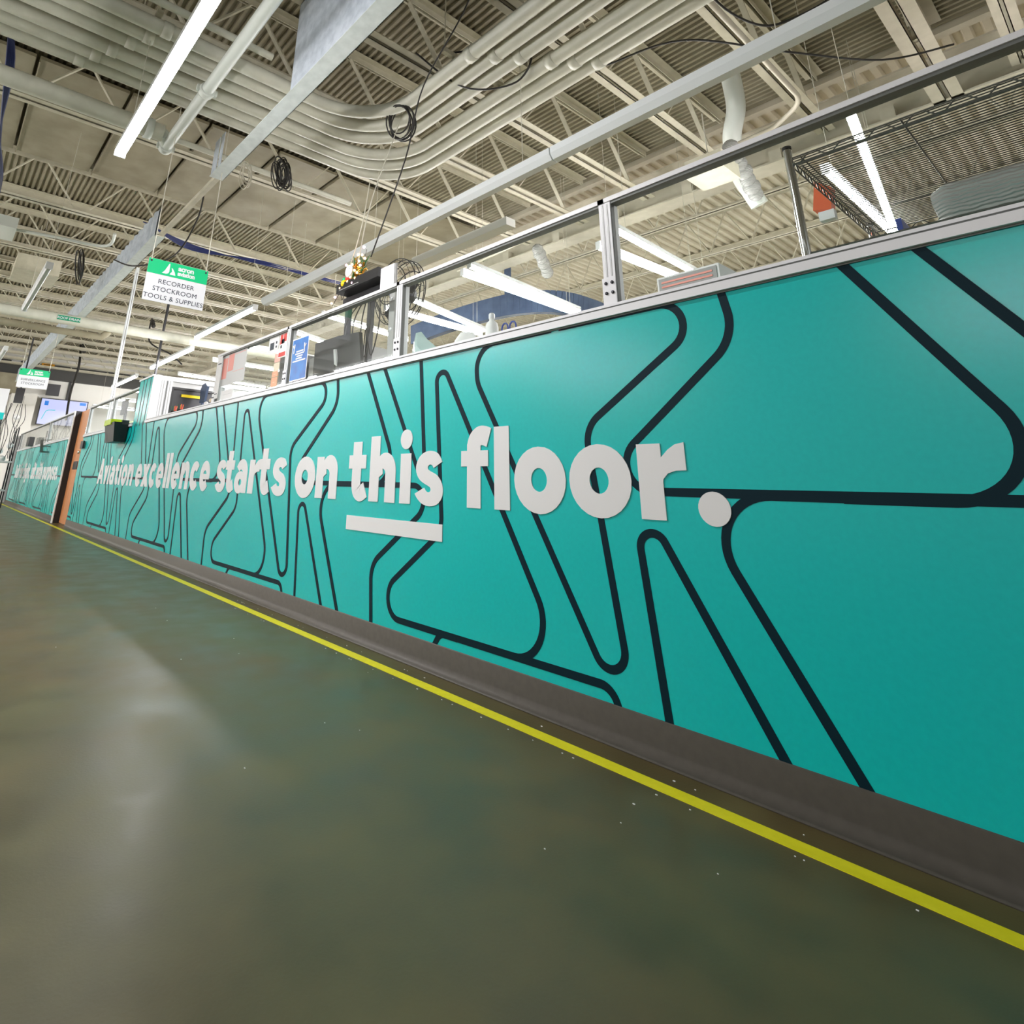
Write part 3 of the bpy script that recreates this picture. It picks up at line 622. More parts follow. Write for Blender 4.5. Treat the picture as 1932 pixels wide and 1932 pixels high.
for a, b, l in (((-4.53, 4.14), (-4.62, 6.33), 'lower of two crossing tube lights behind the second acrylic screen'), ((-4.30, 4.03), (-4.52, 6.25), 'upper of two crossing lights at the second acrylic screen, a reflection built as a fixture'),
                ((-2.72, 4.36), (-2.80, 6.4), 'upper light at the first acrylic screen next to its post, a reflection built as a fixture'), ((-3.06, 4.6), (-2.97, 6.5), 'lower tube light behind the first acrylic screen next to its post'),
                ((-1.10, 4.60), (-1.10, 6.4), 'tube light showing through the wire shelf, short slanted one'), ((-.75, 3.9), (-1.08, 6.25), 'steep light reflection in front of the wire shelf, built as a fixture'),
                ((-5.66, 4.2), (-6.13, 6.05), 'upper light at the third acrylic screen, right of its post, a reflection built as a fixture'), ((-6.25, 4.3), (-6.33, 6.2), 'lower tube light behind the third acrylic screen, right of its post'),
                ((-7.13, 3.84), (-7.46, 5.6), 'tube light behind the blue poster and the tall fan'), ((-8.3, 3.9), (-8.87, 5.3), 'tube light behind the acrylic screen with notices'),
                ((-9.9, 3.9), (-9.95, 6.1), 'tube light over the counter opening, nearer one'), ((-11.6, 3.9), (-11.6, 6.1), 'tube light over the counter opening, farther one'),
                ((-13.8, 3.9), (-14, 6.1), 'lit tube light behind the low acrylic screens, nearest'), ((-15.6, 3.9), (-15.7, 6.1), 'lit tube light behind the low acrylic screens, middle'), ((-17.6, 3.9), (-17.6, 6.1), 'lit tube light behind the low acrylic screens, farthest')):
    tube_light((*a, 3.1), (*b, 3.1), l, G2, w=.055)
# fixtures added to light the hall, the corridor ones outside the view
G3 = 'added tube lights on the camera side'
k = 0
for x, y in ((-7.6, -2.6), (-10.8, -2.2), (-14, -2.2), (-17.2, -2.2), (-20.4, -1.6), (-23.4, -1.6), (-7.6, -5.4), (-1.5, -5.4)):
    tube_light((x, y, 3.1), (x+2.4, y, 3.1), 'unseen tube light added over the corridor on the camera side', G3, up=True)
for x, y in ((-20, 3.6), (-22.6, 3.6)): tube_light((x, y+.2, 3.1), (x, y+2.4, 3.1), 'tube light added to brighten the far wall', 'added tube lights near the far wall', up=True)
for x in (1, 3, -2, -4, -6, -8, -10, -12, -15, -18, -21): tube_light((x, 8.2, 3.1), (x, 10.6, 3.1), 'tube light added deep in the stockroom for brightness', 'added tube lights deep in the stockroom', up=True)
# ------------------------------------------------------------------ hanging signs
def sign(x, ya, yb, za, zb, lines, label, ztop=4.4):
    t = thing('hanging_sign', (x, (ya+yb)/2, zb), label, 'sign', 'hanging stockroom signs'); w = yb-ya; h = zb-za
    local(MB().use('signw').box((x-.004, ya, za), (x, yb, zb)).build('board'), t)
    hz = zb-h*.35; hd = local(MB().use('green').box((x, ya, hz), (x+.0015, yb, zb)).build('header_band'), t)
    for y in (ya+.02, yb-.02):
        local(MB().use('bolt').lathe([(.0001, .002), (.009, .002), (.009, 0)], 10, (x+.0015, y, zb-.02), 'x').build('eyelet'), t)
        local(MB().use('rope').tube([(x, y, zb-.02), (x, y+.004, ztop)], .004, 6).build('rope'), t)
    f = lambda a, b, y: (x+.0015+y, ya+a, hz+b)   # logo: sail and fin
    k = w/.49; lg = MB().use('signw'); Q = lambda p: [(a*k, b*k) for a, b in p]
    lg.prism(Q([(.115, .018), (.135, .045), (.163, .112), (.17, .112), (.171, .04), (.165, .026), (.15, .018)]), .0006, 0, f)
    lg.prism(Q([(.177, .018), (.181, .03), (.193, .045), (.185, .08), (.198, .07), (.215, .045), (.224, .018)]), .0006, 0, f)
    local(lg.build('logo'), t)
    for tx, dz in (('acron', .068), ('aviation', .026)):
        text_mesh(tx, .062*k if tx == 'acron' else .052*k, 'logo_text', 'signw', t, (x+.002, ya+.24*k, hz+dz*k), (0, 1, 0), (0, 0, 1), .0004, .0022, 'LEFT', .9)
    n = len(lines); sz = .056*k if n == 3 else .056*k
    for i, tx in enumerate(lines):
        zz = (za+(hz-za)*(.70-.285*i)-.006) if n == 3 else (za+(hz-za)*(.58-.30*i))
        text_mesh(tx, sz, 'sign_text', 'ink', t, (x+.001, (ya+yb)/2+(.0 if n == 3 else 0), zz), (0, 1, 0), (0, 0, 1), .0004, .0, 'CENTER', 1.05)
sign(-5, 1.03, 1.525, 2.195, 2.56, ['RECORDER', 'STOCKROOM', 'TOOLS & SUPPLIES'], 'hanging white sign with green header reading RECORDER STOCKROOM TOOLS & SUPPLIES')
sign(-12, .815, 1.26, 2.215, 2.535, ['SURVEILLANCE', 'STOCKROOM'], 'smaller distant hanging sign reading SURVEILLANCE STOCKROOM')
# ------------------------------------------------------------------ notices on the acrylic
def notice(x0, x1, z0, z1, mt, label, name='notice', skew=0, y=2.022, th=.0015, deco=None, dm='red'):
    t = thing(name, ((x0+x1)/2, y, z0), label, 'notice', 'notices on the fourth screen')
    local(MB().use(mt).box((x0, y-th, z0), (x1, y, z1)).build('sheet'), t)
    for d in (deco or []):
        a0, a1, b0, b1 = d[:4]; w = x1-x0; h = z1-z0
        local(MB().use(d[4] if len(d) > 4 else dm).box((x0+w*a0, y-th-.0006, z0+h*b0), (x0+w*a1, y-th, z0+h*b1)).build('printed_block'), t)
    return t
tp_ = notice(-4.20, -3.93, 1.545, 1.885, 'paper', 'blue poster in a white border on the left end of the third screen', 'blue_poster', y=2.02, deco=[(.03, .97, .03, .97, 'blue')])
for i, (a, b) in enumerate(((.30, .72), (.24, .76), (.34, .70), (.30, .66), (.12, .88))):
    z = 1.545+.34*(.66-.055*i); local(MB().use('paper').box((-4.20+.27*a, 2.0165, z), (-4.20+.27*b, 2.018, z+.011)).build('text_line'), tp_)
for x, z, s_ in ((-4.155, 1.80, 1), (-3.985, 1.79, -1)):
    local(MB().use('paper').tube(cr([(x-.022*s_, 2.017, z+.03), (x, 2.017, z+.005), (x+.004*s_, 2.017, z+.035)], 3)+cr([(x, 2.017, z+.003), (x-.004*s_, 2.017, z-.035)], 3), .006, 6).build('spark_mark'), tp_)
notice(-5.72, -5.13, 1.675, 1.985, 'lgrey', 'large white sheet with two pale red blocks, left end of the fourth screen', deco=[(.03, .24, .22, .88, 'salmon'), (.27, .50, .42, .95, 'salmon'), (.52, .95, .90, .915, 'salmon'), (.5, .95, .36, .37, 'salmon')])
notice(-5.80, -5.68, 1.56, 1.98, 'paper', 'narrow white sheet on the post at the left end of the fourth screen', deco=[(.2, .9, .80, .83, 'ink'), (.2, .8, .1, .12, 'ink')], y=2.0)
notice(-5.64, -5.36, 1.54, 1.625, 'paper', 'low white card under the large sheet on the fourth screen', deco=[(.15, .85, .5, .54, 'lgrey')])
notice(-4.66, -4.47, 1.85, 1.98, 'paper', 'white sheet with a small dark photo at the top of the fourth screen', deco=[(.15, .55, .12, .60, 'ink'), (.72, .85, .45, .62, 'ink'), (.72, .85, .18, .32, 'ink')])
notice(-4.455, -4.32, 1.775, 1.98, 'paper', 'red and white poster at the right end of the fourth screen', deco=[(.1, .48, .55, .95, 'red'), (.55, .95, .62, .95, 'red'), (.30, .7, .56, .74, 'ink'), (.05, .95, .03, .20, 'red'), (.2, .4, .38, .5, 'ink')])
for i, (z, m_) in enumerate(((1.545, 'orange'), (1.625, 'orange'), (1.665, 'cream'), (1.745, 'pink'))):
    notice(-4.545+.01*i, -4.435+.008*i, z, z+(.075 if i in (0, 3) else .045 if i == 1 else .075), m_, ['orange sticky note, lowest of the column on the fourth screen', 'thin orange sticky note second from the bottom of its column', 'cream sticky note in the middle of the column of notes', 'pink sticky note topmost of its column on the fourth screen'][i], 'sticky_note', y=2.0255-.002*(i % 2), deco=[(.3, .6, .45, .5, 'cream')])
# ------------------------------------------------------------------ things behind / on the partition
def T(name, mb, label, cat, group=None): return tag(mb.build(name), label, cat, group)
t = thing('wall_bin', (-9.2, 1.9, 1.27), 'black plastic bin with a lime green liner hung on the partition', 'bin')
m = MB().use('black'); a = [(-9.47, 1.84), (-8.98, 1.84), (-8.98, 1.985), (-9.47, 1.985)]; b = [(-9.52, 1.80), (-8.93, 1.80), (-8.93, 1.985), (-9.52, 1.985)]
m.add([(x, y, 1.27) for x, y in a]+[(x, y, 1.53) for x, y in b], [(3, 2, 1, 0), (0, 1, 5, 4), (1, 2, 6, 5), (2, 3, 7, 6), (3, 0, 4, 7), (4, 5, 6, 7)]); local(m.build('body'), t)
local(MB().use('lime').box((-9.50, 1.79, 1.50), (-9.10, 1.97, 1.575)).build('liner'), t)
local(MB().use('black').box((-8.99, 1.90, 1.50), (-8.93, 1.985, 1.56)).build('hook'), t)
T('wall_box', MB().use('black').box((-12.02, 1.955, 1.27), (-11.80, 1.98, 1.40)), 'small black box on the partition beside the orange door', 'box')
# wire shelving unit
t = thing('wire_shelving', (-.2, 2.8, 0), 'chrome wire shelving unit behind the first acrylic screen', 'shelving'); zs = 2.20
for px, py in ((-.745, 2.60), (-.745, 3.74), (.55, 2.60), (.55, 3.74)):
    p = MB().use('chrome').tube([(px, py, 0), (px, py, zs+.05)], .0165, 14)
    for q in range(70): zq = .05+q*.03; p.tube([(px, py, zq), (px, py, zq+.004)], .0173, 10)
    po = local(p.build('post'), t); local(MB().use('black').lathe([(.0185, 0), (.0185, .014), (.0001, .018)], 12, (px, py, zs+.045)).build('cap'), po)
for z in (zs, 1.755):
    m = MB().use('wire')
    for q in range(52): y = 2.615+q*.0215; m.tube([(-.735, y, z), (.54, y, z)], .0027, 5)
    for x in (-.70, -.35, 0, .35): m.tube([(x, 2.60, z-.006), (x, 3.74, z-.006)], .0035, 6)
    m.tube([(-.70, 2.60, z-.05), (-.70, 3.74, z-.05)], .0035, 6)
    for y in (2.60, 3.74):
        m.tube([(-.74, y, z), (.55, y, z)], .0035, 6); m.tube([(-.74, y, z-.035), (.55, y, z-.035)], .0035, 6)
        m.tube([(-.73+.03*i, y-.004, z-.003 if (i//2) % 2 else z-.032) for i in range(43)], .003, 6)
    for x in (-.74, .55):
        m.tube([(x, 2.60, z), (x, 3.74, z)], .0035, 6); m.tube([(x, 2.60, z-.035), (x, 3.74, z-.035)], .0035, 6)
        m.tube([(x, 2.61+.02*i, z-.003 if (i//2) % 2 else z-.032) for i in range(56)], .003, 6)
    local(m.build('shelf_deck'), t)
m = MB().use('wrap'); n = 24; vs = []; fs = []
for i in range(n+1):
    x = -.33+.75*i/n; b = .02 if i in (0, n) else 0
    for k in range(16):
        a = 2*pi*k/16; sy = (abs(cos(a))**.35)*(1 if cos(a) > 0 else -1); sz = (abs(sin(a))**.35)*(1 if sin(a) > 0 else -1)
        vs.append((x+random.uniform(-.006, .006), 2.74+(.10-b)*sy+random.uniform(-.004, .004), 1.84+(.075-b)*sz+random.uniform(-.004, .004)))
for i in range(n):
    for k in range(16): fs.append((i*16+k, i*16+(k+1) % 16, (i+1)*16+(k+1) % 16, (i+1)*16+k))
m.add(vs, fs, True); m.add(vs[:16], [tuple(range(15, -1, -1))]); m.add(vs[-16:], [tuple(range(16))])
T('wrapped_bundle', m, 'bundle in cloudy plastic wrap at the right edge below the wire shelf', 'package')
T('blue_tray', MB().use('bluebox').box((-.50, 2.95, 1.765), (-.16, 3.18, 1.80)).box((-.50, 2.95, 1.80), (-.48, 3.18, 1.94)).box((-.18, 2.95, 1.80), (-.16, 3.18, 1.94)).box((-.48, 3.16, 1.80), (-.18, 3.18, 1.94)), 'dark blue plastic tray left of the wrapped bundle', 'tray')
t = thing('red_sign_box', (-1.22, 2.62, 1.74), 'white box with a red striped panel between the first screen post and the shelving', 'box')
local(MB().use('paper').box((-1.38, 2.55, 1.66), (-1.08, 2.75, 1.80)).build('body'), t)
local(MB().use('grey').box((-1.37, 2.546, 1.70), (-1.09, 2.55, 1.79)).build('front_panel'), t)
for i in range(3): local(MB().use('salmon').box((-1.355, 2.543, 1.72+.022*i), (-1.11, 2.546, 1.729+.022*i)).build('stripe'), t)
T('red_bracket', MB().use('orangetape').prism([(-.88, 2.24), (-.80, 2.22), (-.78, 2.34), (-.85, 2.40)], 3.3, 3.36).use('paper').box((-.86, 3.30, 2.17), (-.79, 3.34, 2.22)), 'orange red plastic piece hanging behind the shelving post', 'bracket')
# work counter behind the partition
t = thing('work_counter', (-4, 2.5, 0), 'grey work counter along the inside of the teal partition', 'counter')
local(MB().use('lgrey').box((-8.0, 2.115, 1.46), (-.95, 2.42, 1.50)).build('worktop'), t)
for x in (-7.9, -5.5, -3.2, -1.0): local(MB().use('grey').box((x, 2.34, 0), (x+.05, 2.39, 1.46)).build('leg'), t)
t = thing('bottle', (-2.155, 2.19, 1.50), 'white plastic bottle with a blue label behind the second screen', 'bottle')
local(MB().use('paper').lathe([(.0001, 0), (.034, 0), (.036, .01), (.036, .13), (.030, .155), (.014, .17), (.014, .185)], 20, (-2.155, 2.19, 1.50)).build('body'), t)
local(MB().use('signw').lathe([(.017, .18), (.017, .205), (.012, .212), (.0001, .214)], 16, (-2.155, 2.19, 1.50)).build('cap'), t)
local(MB().use('blue').lathe([(.0366, .03), (.0366, .07)], 20, (-2.155, 2.19, 1.50)).build('label'), t)
t = thing('scissors', (-2.0, 2.16, 1.50), 'scissors with dark blue loop handles standing behind the second screen', 'scissors')
for x in (-2.03, -1.975): local(MB().use('bluebox').tube([(x+.022*cos(a*pi/8), 2.16, 1.595+.03*sin(a*pi/8)) for a in range(17)], .0045, 8, False).build('handle'), t)
for e in (-1, 1): local(MB().use('chrome').bar((-2.003+e*.02, 2.16, 1.57), (-2.003-e*.01, 2.16, 1.50), .012, .002).build('blade'), t)
def bag(name, x0, x1, z0, z1, mt, y, label, sh):
    m = MB().use(mt); n = len(sh); vs = []; fs = []
    for r, d in ((0, .0), (1, .06), (2, .1)):
        for i, (a, b) in enumerate(sh): k = (1, .85, .3)[r]; ca, cb = .45, .3; vs.append((x0+(x1-x0)*(ca+(a-ca)*k)+random.uniform(-.004, .004), y+(.10 if r == 0 else .10-d), z0+(z1-z0)*(cb+(b-cb)*k)))
    for r in range(2):
        for i in range(n): fs.append((r*n+i, r*n+(i+1) % n, (r+1)*n+(i+1) % n, (r+1)*n+i))
    m.add(vs, fs, True); m.add(vs[2*n:], [tuple(range(n))]); m.add(vs[:n], [tuple(range(n-1, -1, -1))])
    return T(name, m, label, 'bag')
M['bagm'] = mat('translucent_bag', (.55, .72, .70), .25)
bag('plastic_bag', -2.86, -2.52, 1.50, 1.74, 'bagm', 2.13, 'pale greenish plastic bag heaped behind the second screen near its left post', [(0, 0), (.02, .5), (.12, 1), (.3, .75), (.55, .5), (.8, .35), (1, 0)])
bag('paper_bag', -2.47, -2.24, 1.50, 1.655, 'paper', 2.12, 'white paper bag left of the bottle behind the second screen', [(0, 0), (.18, .7), (.42, 1), (.62, .9), (.8, .4), (1, 0)])
# pedestal fan
t = thing('cage_fan', (-3.55, 2.5, 0), 'black cage fan showing above the third screen', 'fan')
m = MB().use('black'); C = Vector((-3.56, 2.58, 2.26))
def circ(r, dy, n=28): return [(C.x+r*cos(2*pi*i/n), C.y+dy, C.z+r*sin(2*pi*i/n)) for i in range(n+1)]
for r, dy in ((.27, 0), (.27, .05), (.27, -.05), (.20, .09), (.20, -.09), (.12, .11), (.12, -.11), (.05, -.12)): m.tube(circ(r, dy), .004, 5, False)
for i in range(16):
    a = 2*pi*i/16; m.tube([(C.x+r*cos(a), C.y+dy, C.z+r*sin(a)) for r, dy in ((.05, -.12), (.12, -.11), (.20, -.09), (.27, -.05), (.27, .05), (.20, .09), (.12, .11), (.03, .12))], .0025, 4, False)
local(m.build('cage'), t)
local(MB().use('dgrey').lathe([(.0001, .14), (.06, .13), (.07, .02), (.05, 0), (.0001, 0)], 16, (C.x, C.y+.0, C.z), 'y').build('motor'), t)
for i in range(3):
    a = 2*pi*i/3; local(MB().use('dgrey').add([(C.x+.04*cos(a), C.y-.01, C.z+.04*sin(a)), (C.x+.22*cos(a-.3), C.y-.03, C.z+.22*sin(a-.3)), (C.x+.24*cos(a), C.y, C.z+.24*sin(a)), (C.x+.20*cos(a+.35), C.y+.03, C.z+.20*sin(a+.35))], [(0, 1, 2, 3), (3, 2, 1, 0)]).build('blade'), t)
local(MB().use('dgrey').tube([(C.x, C.y+.06, 1.0), (C.x, C.y+.06, 2.2)], .022, 10).build('pole'), t)
local(MB().use('dgrey').lathe([(.0001, .06), (.03, .05), (.25, .02), (.26, 0), (.0001, 0)], 20, (C.x, C.y+.06, 0)).tube([(C.x, C.y+.06, .02), (C.x, C.y+.06, 1.0)], .03, 10).build('base'), t)
# monitor arm frame with black monitors and decorations
t = thing('monitor_stand', (-3.9, 2.36, 1.5), 'black monitor stand frame with cable loops behind the third screen', 'stand')
for x in (-3.95, -3.62): local(MB().use('dgrey').box((x-.02, 2.34, 1.50), (x+.02, 2.38, 2.33)).build('upright'), t)
local(MB().use('dgrey').box((-4.0, 2.33, 2.20), (-3.42, 2.39, 2.25)).build('crossbar'), t)
local(MB().use('dgrey').box((-4.02, 2.25, 1.50), (-3.4, 2.55, 1.515)).build('base_plate'), t)
m = MB().use('cord')
for i in range(5): m.tube(cr([(-4.0+.1*i, 2.30, 1.56), (-3.95+.1*i, 2.28, 1.75+.04*i), (-3.85+.09*i, 2.30, 1.70), (-3.9+.12*i, 2.31, 2.0), (-3.7+.03*i, 2.33, 2.18)], 6), .005, 6)
local(m.build('cable_loops'), t)
t = thing('monitor', (-3.68, 2.3, 1.66), 'black monitor seen from behind, tilted in the stand of the third screen', 'monitor')
local(MB().use('black').prism([(-3.86, 1.64), (-3.52, 1.60), (-3.58, 1.88), (-3.86, 1.90)], 2.24, 2.27).build('back_shell'), t)
local(MB().use('lgrey').prism([(-3.90, 1.68), (-3.86, 1.66), (-3.90, 1.80), (-3.93, 1.80)], 2.235, 2.25).build('side_vent'), t)
t = thing('black_shelf_box', (-3.66, 2.3, 2.22), 'long black box lying on top of the monitor stand', 'box')
local(MB().use('black').box((-3.95, 2.23, 2.26), (-3.36, 2.40, 2.335)).build('body'), t)
local(MB().use('grey').box((-3.90, 2.226, 2.275), (-3.62, 2.23, 2.281)).build('trim_strip'), t)
T('white_placard', MB().use('signw').box((-3.275, 2.20, 2.12), (-3.11, 2.206, 2.285)).use('grey').box((-3.115, 2.206, 1.50), (-3.10, 2.22, 2.285)), 'blank white placard standing above the third screen beside the fan', 'placard')
t = thing('perforated_strut', (-3.0, 2.13, 1.5), 'grey perforated strut left of the second post', 'strut')
local(MB().use('grey').box((-3.035, 2.12, 1.50), (-2.975, 2.15, 2.06)).build('body'), t)
for z in (1.77, 1.98): local(MB().use('signw').lathe([(.0001, -.004), (.011, -.003), (.011, 0)], 12, (-3.005, 2.12, z), 'y').build('bolt'), t)
t = thing('desk_monitor', (-4.4, 2.45, 1.5), 'dark desk monitor behind the blue poster', 'monitor')
local(MB().use('dgrey').box((-4.62, 2.44, 1.66), (-4.20, 2.47, 2.0)).build('back_shell'), t)
local(MB().use('dgrey').box((-4.43, 2.46, 1.50), (-4.39, 2.49, 1.75)).box((-4.52, 2.40, 1.50), (-4.30, 2.56, 1.515)).build('foot'), t)
T('grey_cabinet', MB().use('grey').box((-5.05, 2.62, 0), (-4.15, 3.1, 1.95)).use('aludark').box((-4.62, 2.612, .1), (-4.60, 2.62, 1.93)), 'tall grey metal cabinet behind the notices screen', 'cabinet')
T('dark_rack', MB().use('dgrey').box((-5.45, 2.5, 0), (-5.12, 2.9, 2.0)).use('black').box((-5.42, 2.492, .9), (-5.15, 2.5, 1.9)), 'dark equipment rack behind the large white sheet', 'rack')
# fairy lights and decorations
t = thing('holiday_decoration', (-3.75, 2.28, 2.3), 'glowing holiday decoration of pine sprigs, gold tinsel and fairy lights above the third screen', 'decoration')
m = MB().use('pine')
for i in range(26):
    a = random.uniform(.3, 2.8); p = Vector((random.uniform(-3.85, -3.62), 2.26+random.uniform(0, .06), random.uniform(2.36, 2.50))); L = random.uniform(.05, .11)
    q = p+Vector((cos(a)*L, random.uniform(-.02, .02), sin(a)*L)); m.tube([p, q], [.011, .002], 5)
local(m.build('pine_sprigs'), t)
m = MB().use('gold')
for i in range(40):
    p = Vector((random.gauss(-3.70, .05), 2.25+random.uniform(0, .05), random.gauss(2.43, .05))); m.bar(p, p+Vector((random.uniform(-.05, .05), random.uniform(-.02, .02), random.uniform(-.05, .05))), .014, .004)
local(m.build('gold_tinsel'), t)
for i, (x, z) in enumerate([(-3.58, 2.56), (-3.60, 2.50), (-3.64, 2.46), (-3.66, 2.52), (-3.62, 2.42), (-3.70, 2.40), (-3.74, 2.46), (-3.80, 2.44), (-3.83, 2.48), (-3.66, 2.37), (-3.76, 2.36), (-3.90, 2.30), (-3.97, 2.24), (-4.02, 2.20), (-3.56, 2.46), (-3.68, 2.33), (-3.72, 2.30), (-3.79, 2.33)]):
    local(MB().use('bulb' if i % 4 else 'bulbp').ball((x, 2.235, z), .0105, 5).build('fairy_bulb'), t)
local(MB().use('cord').tube(cr([(-4.03, 2.25, 2.18), (-3.92, 2.25, 2.27), (-3.88, 2.25, 2.20), (-3.80, 2.26, 2.34), (-3.72, 2.26, 2.30), (-3.62, 2.26, 2.44), (-3.58, 2.26, 2.55)], 6), .0025, 5).build('string_cord'), t)
t = thing('flower_ornament', (-3.86, 2.27, 2.28), 'red, yellow and green flower ornament at the left end of the decoration', 'ornament')
local(MB().use('yellow').ball((-3.86, 2.25, 2.33), .032, 8).build('yellow_centre'), t)
for i in range(6):
    a = i*pi/3; mt_ = 'green' if i in (2, 3, 0, 5) else 'red'; local(MB().use(mt_).ball((-3.86+.045*cos(a), 2.262, 2.33+.048*sin(a)), .022, 6).build('petal'), t)
t = thing('round_disc', (-3.755, 2.22, 2.40), 'white round disc hanging in the holiday decoration', 'disc')
local(MB().use('paper').lathe([(.0001, -.008), (.050, -.006), (.053, 0), (.0001, .002)], 24, (-3.755, 2.22, 2.405), 'y').build('face'), t)
local(MB().use('bolt').lathe([(.0001, -.002), (.004, 0)], 8, (-3.735, 2.212, 2.42), 'y').build('sensor_hole'), t)
# ropes to the roof
pipe('hanging_cable', cr([(-3.42, 2.2, 2.42), (-3.04, 2.2, 3.08), (-2.85, 2.2, 3.62), (-2.37, 2.2, 4.05), (-2.2, 2.2, 4.6)], 8), .006, 'cord', 'dark cord rising steeply from the fan past the conduits, right one', 'cord', 6)
pipe('hanging_cable', cr([(-3.68, 2.25, 2.45), (-3.62, 2.3, 3.0), (-3.70, 2.6, 3.95), (-3.72, 2.6, 4.05)], 8), .005, 'rope', 'pale cord rising from the decoration to the coil on the conduits', 'cord', 6)
pipe('hanging_cable', cr([(-3.75, 2.22, 2.44), (-3.66, 2.22, 2.62), (-3.62, 2.24, 2.85), (-3.66, 2.3, 3.2)], 8), .005, 'wcord', 'white looped cord holding the round disc', 'cord', 6)
def coil(name, c, r, n, mt, label, rr=.007, sq=.8, jit=.03):
    m = MB().use(mt)
    for i in range(n):
        q = r*random.uniform(.75, 1.1); o = Vector((random.uniform(-jit, jit), random.uniform(-jit, jit), random.uniform(-jit, jit))); tl = random.uniform(-.3, .3)
        m.tube([(c[0]+o.x+q*cos(2*pi*k/20), c[1]+o.y-q*sin(2*pi*k/20)*(.5+tl)*.8, c[2]+o.z+q*sin(2*pi*k/20)*sq) for k in range(21)], rr, 6, False)
    return T(name, m, label, 'cable coil')
coil('cable_coil', (-3.62, 2.55, 3.86), .15, 6, 'cord', 'black and white cable coil hanging on the inner conduits in the bend', .007)
m = MB()
for k in range(7): a = pi*.15+k*.2; m.use('paper' if k % 2 else 'black').tube([(-3.62+.155*cos(a), 2.53, 3.86+.135*sin(a)), (-3.62+.155*cos(a+.2), 2.53, 3.86+.135*sin(a+.2))], .013, 8)
T('tape_wrap', m, 'black and white striped wrap on the cable coil in the bend', 'wrap')
coil('cable_coil', (-5.1, 2.13, 3.82), .10, 16, 'cord', 'dense dark cable bundle hanging left of the conduit bend', .006, 1.35, .05)
coil('cable_coil', (-5.35, 1.87, 3.8), .11, 5, 'wcord', 'white cable coil hanging beside the end of the galvanised channel', .005, 1)
coil('cable_coil', (-10.0, 1.1, 3.9), .20, 3, 'cord', 'black cable loop hanging at the left beyond the recorder sign', .010, 1.2)
pipe('sagging_cable', cr([(-2.3, 3.45, 4.1), (-2.09, 3.45, 4.02), (-1.55, 3.6, 3.98), (-1.1, 4.3, 3.98), (-.7, 5.1, 4.1), (-.3, 5.3, 4.1)], 8), .008, 'cord', 'black cord crossing behind the raceway at the upper right', 'cord', 6)
pipe('sagging_cable', cr([(-1.28, 3.35, 4.12), (-1.22, 3.64, 4.02), (-1.10, 3.9, 3.98), (-.92, 4.0, 4.0), (-.70, 4.02, 4.04), (-.45, 3.95, 4.2)], 8), .009, 'cord', 'black cord sagging between joists at the top right edge', 'cord', 6)
pipe('sagging_cable', cr([(-3.3, 2.45, 4.35), (-2.95, 2.7, 3.92), (-2.6, 2.95, 3.90), (-2.45, 2.9, 4.1), (-2.9, 2.5, 4.12)], 8), .008, 'cord', 'black cord drooping between the two groups of conduits', 'cord', 6)
pipe('sagging_cable', cr([(-6.9, 1.9, 4.3), (-7.0, 1.9, 3.9), (-7.4, 1.8, 3.5), (-8.0, 1.5, 3.45), (-8.4, 1.3, 3.6)], 8), .010, 'cord', 'black cord looping down above the recorder sign', 'cord', 6)
m = MB()
for i in range(7): m.use('bcable').tube(cr([(-8.6, 1.6+.012*i, 4.33), (-8.9, 2.4, 4.30-.015*i), (-8.7, 3.4, 4.20+.01*i), (-8.3, 4.6, 4.1-.02*(i % 3)), (-8.5, 6.2, 4.2)], 6), .008, 5)
T('network_cables', m, 'sagging bundle of dark blue network cables under the joists', 'cables')
m = MB()
for i in range(5): m.use('bcable').tube(cr([(-4.95-.02*i, -.30, 4.25), (-5.3, -.25+.012*i, 4.0), (-6.3-.03*i, -.20, 3.95), (-7.6, -.14+.01*i, 4.0), (-9.5, -.1, 4.3)], 6), .011, 5)
T('network_cables', m, 'blue network cables hanging at the left edge under the conduits', 'cables')
# raceway conduits near beam, duct, box, taped pipe
pipe('thin_conduit', fil([(-6.5, 5.84, 4.1), (-1.62, 5.43, 4.1, .2), (-1.30, 5.2, 4.1, .3), (-1.30, 2.2, 4.1)]), .022, 'steelb', 'thin pale conduit along the big beam turning up beside the double joist', 'conduit', 10)
pipe('white_duct', cr([(-1.93, 5.45, 4.9), (-1.98, 5.6, 4.6), (-2.12, 5.75, 4.35), (-2.22, 6.1, 4.1), (-2.20, 6.25, 3.95), (-2.16, 6.32, 3.8)], 8), .09, 'wpipe', 'fat white flexible duct bending down beside the big beam', 'duct', 18)
t = thing('heater_box', (-2.15, 5.3, 3.8), 'grey box unit hanging at the big beam seen through the first screen', 'box')
local(MB().use('steel').box((-2.36, 5.12, 3.74), (-2.0, 5.48, 3.93)).build('body'), t); local(MB().use('rope').tube([(-2.2, 5.3, 3.93), (-2.2, 5.3, 4.5)], .006, 6).build('hanger'), t)
m = MB().use('wrap')
for i in range(7): m.ball((-1.98-.02*i, 5.3+.13*i, 4.0-.03*i), .075+.012*(i % 2), 6)
T('taped_pipe_joint', m, 'lumpy white wrapped pipe joint beside the grey box unit', 'pipe joint')
m = MB().use('wrap')
for i in range(6): m.ball((-4.9-.05*i, 5.9+.1*i, 4.0-.03*i), .08+.012*(i % 2), 6)
T('taped_pipe_joint', m, 'lumpy white wrapped pipe joint above the second screen', 'pipe joint')
t = thing('blue_crane_arm', (-6, 7.5, 3.5), 'curved dark blue arm seen through the scratched second screen', 'crane arm')
A = cr([(-8.6, 6.6, 3.55), (-7.4, 6.6, 3.62), (-6.2, 6.7, 3.64), (-5.5, 7.0, 3.60), (-5.2, 7.6, 3.5), (-5.2, 8.4, 3.42)], 8)
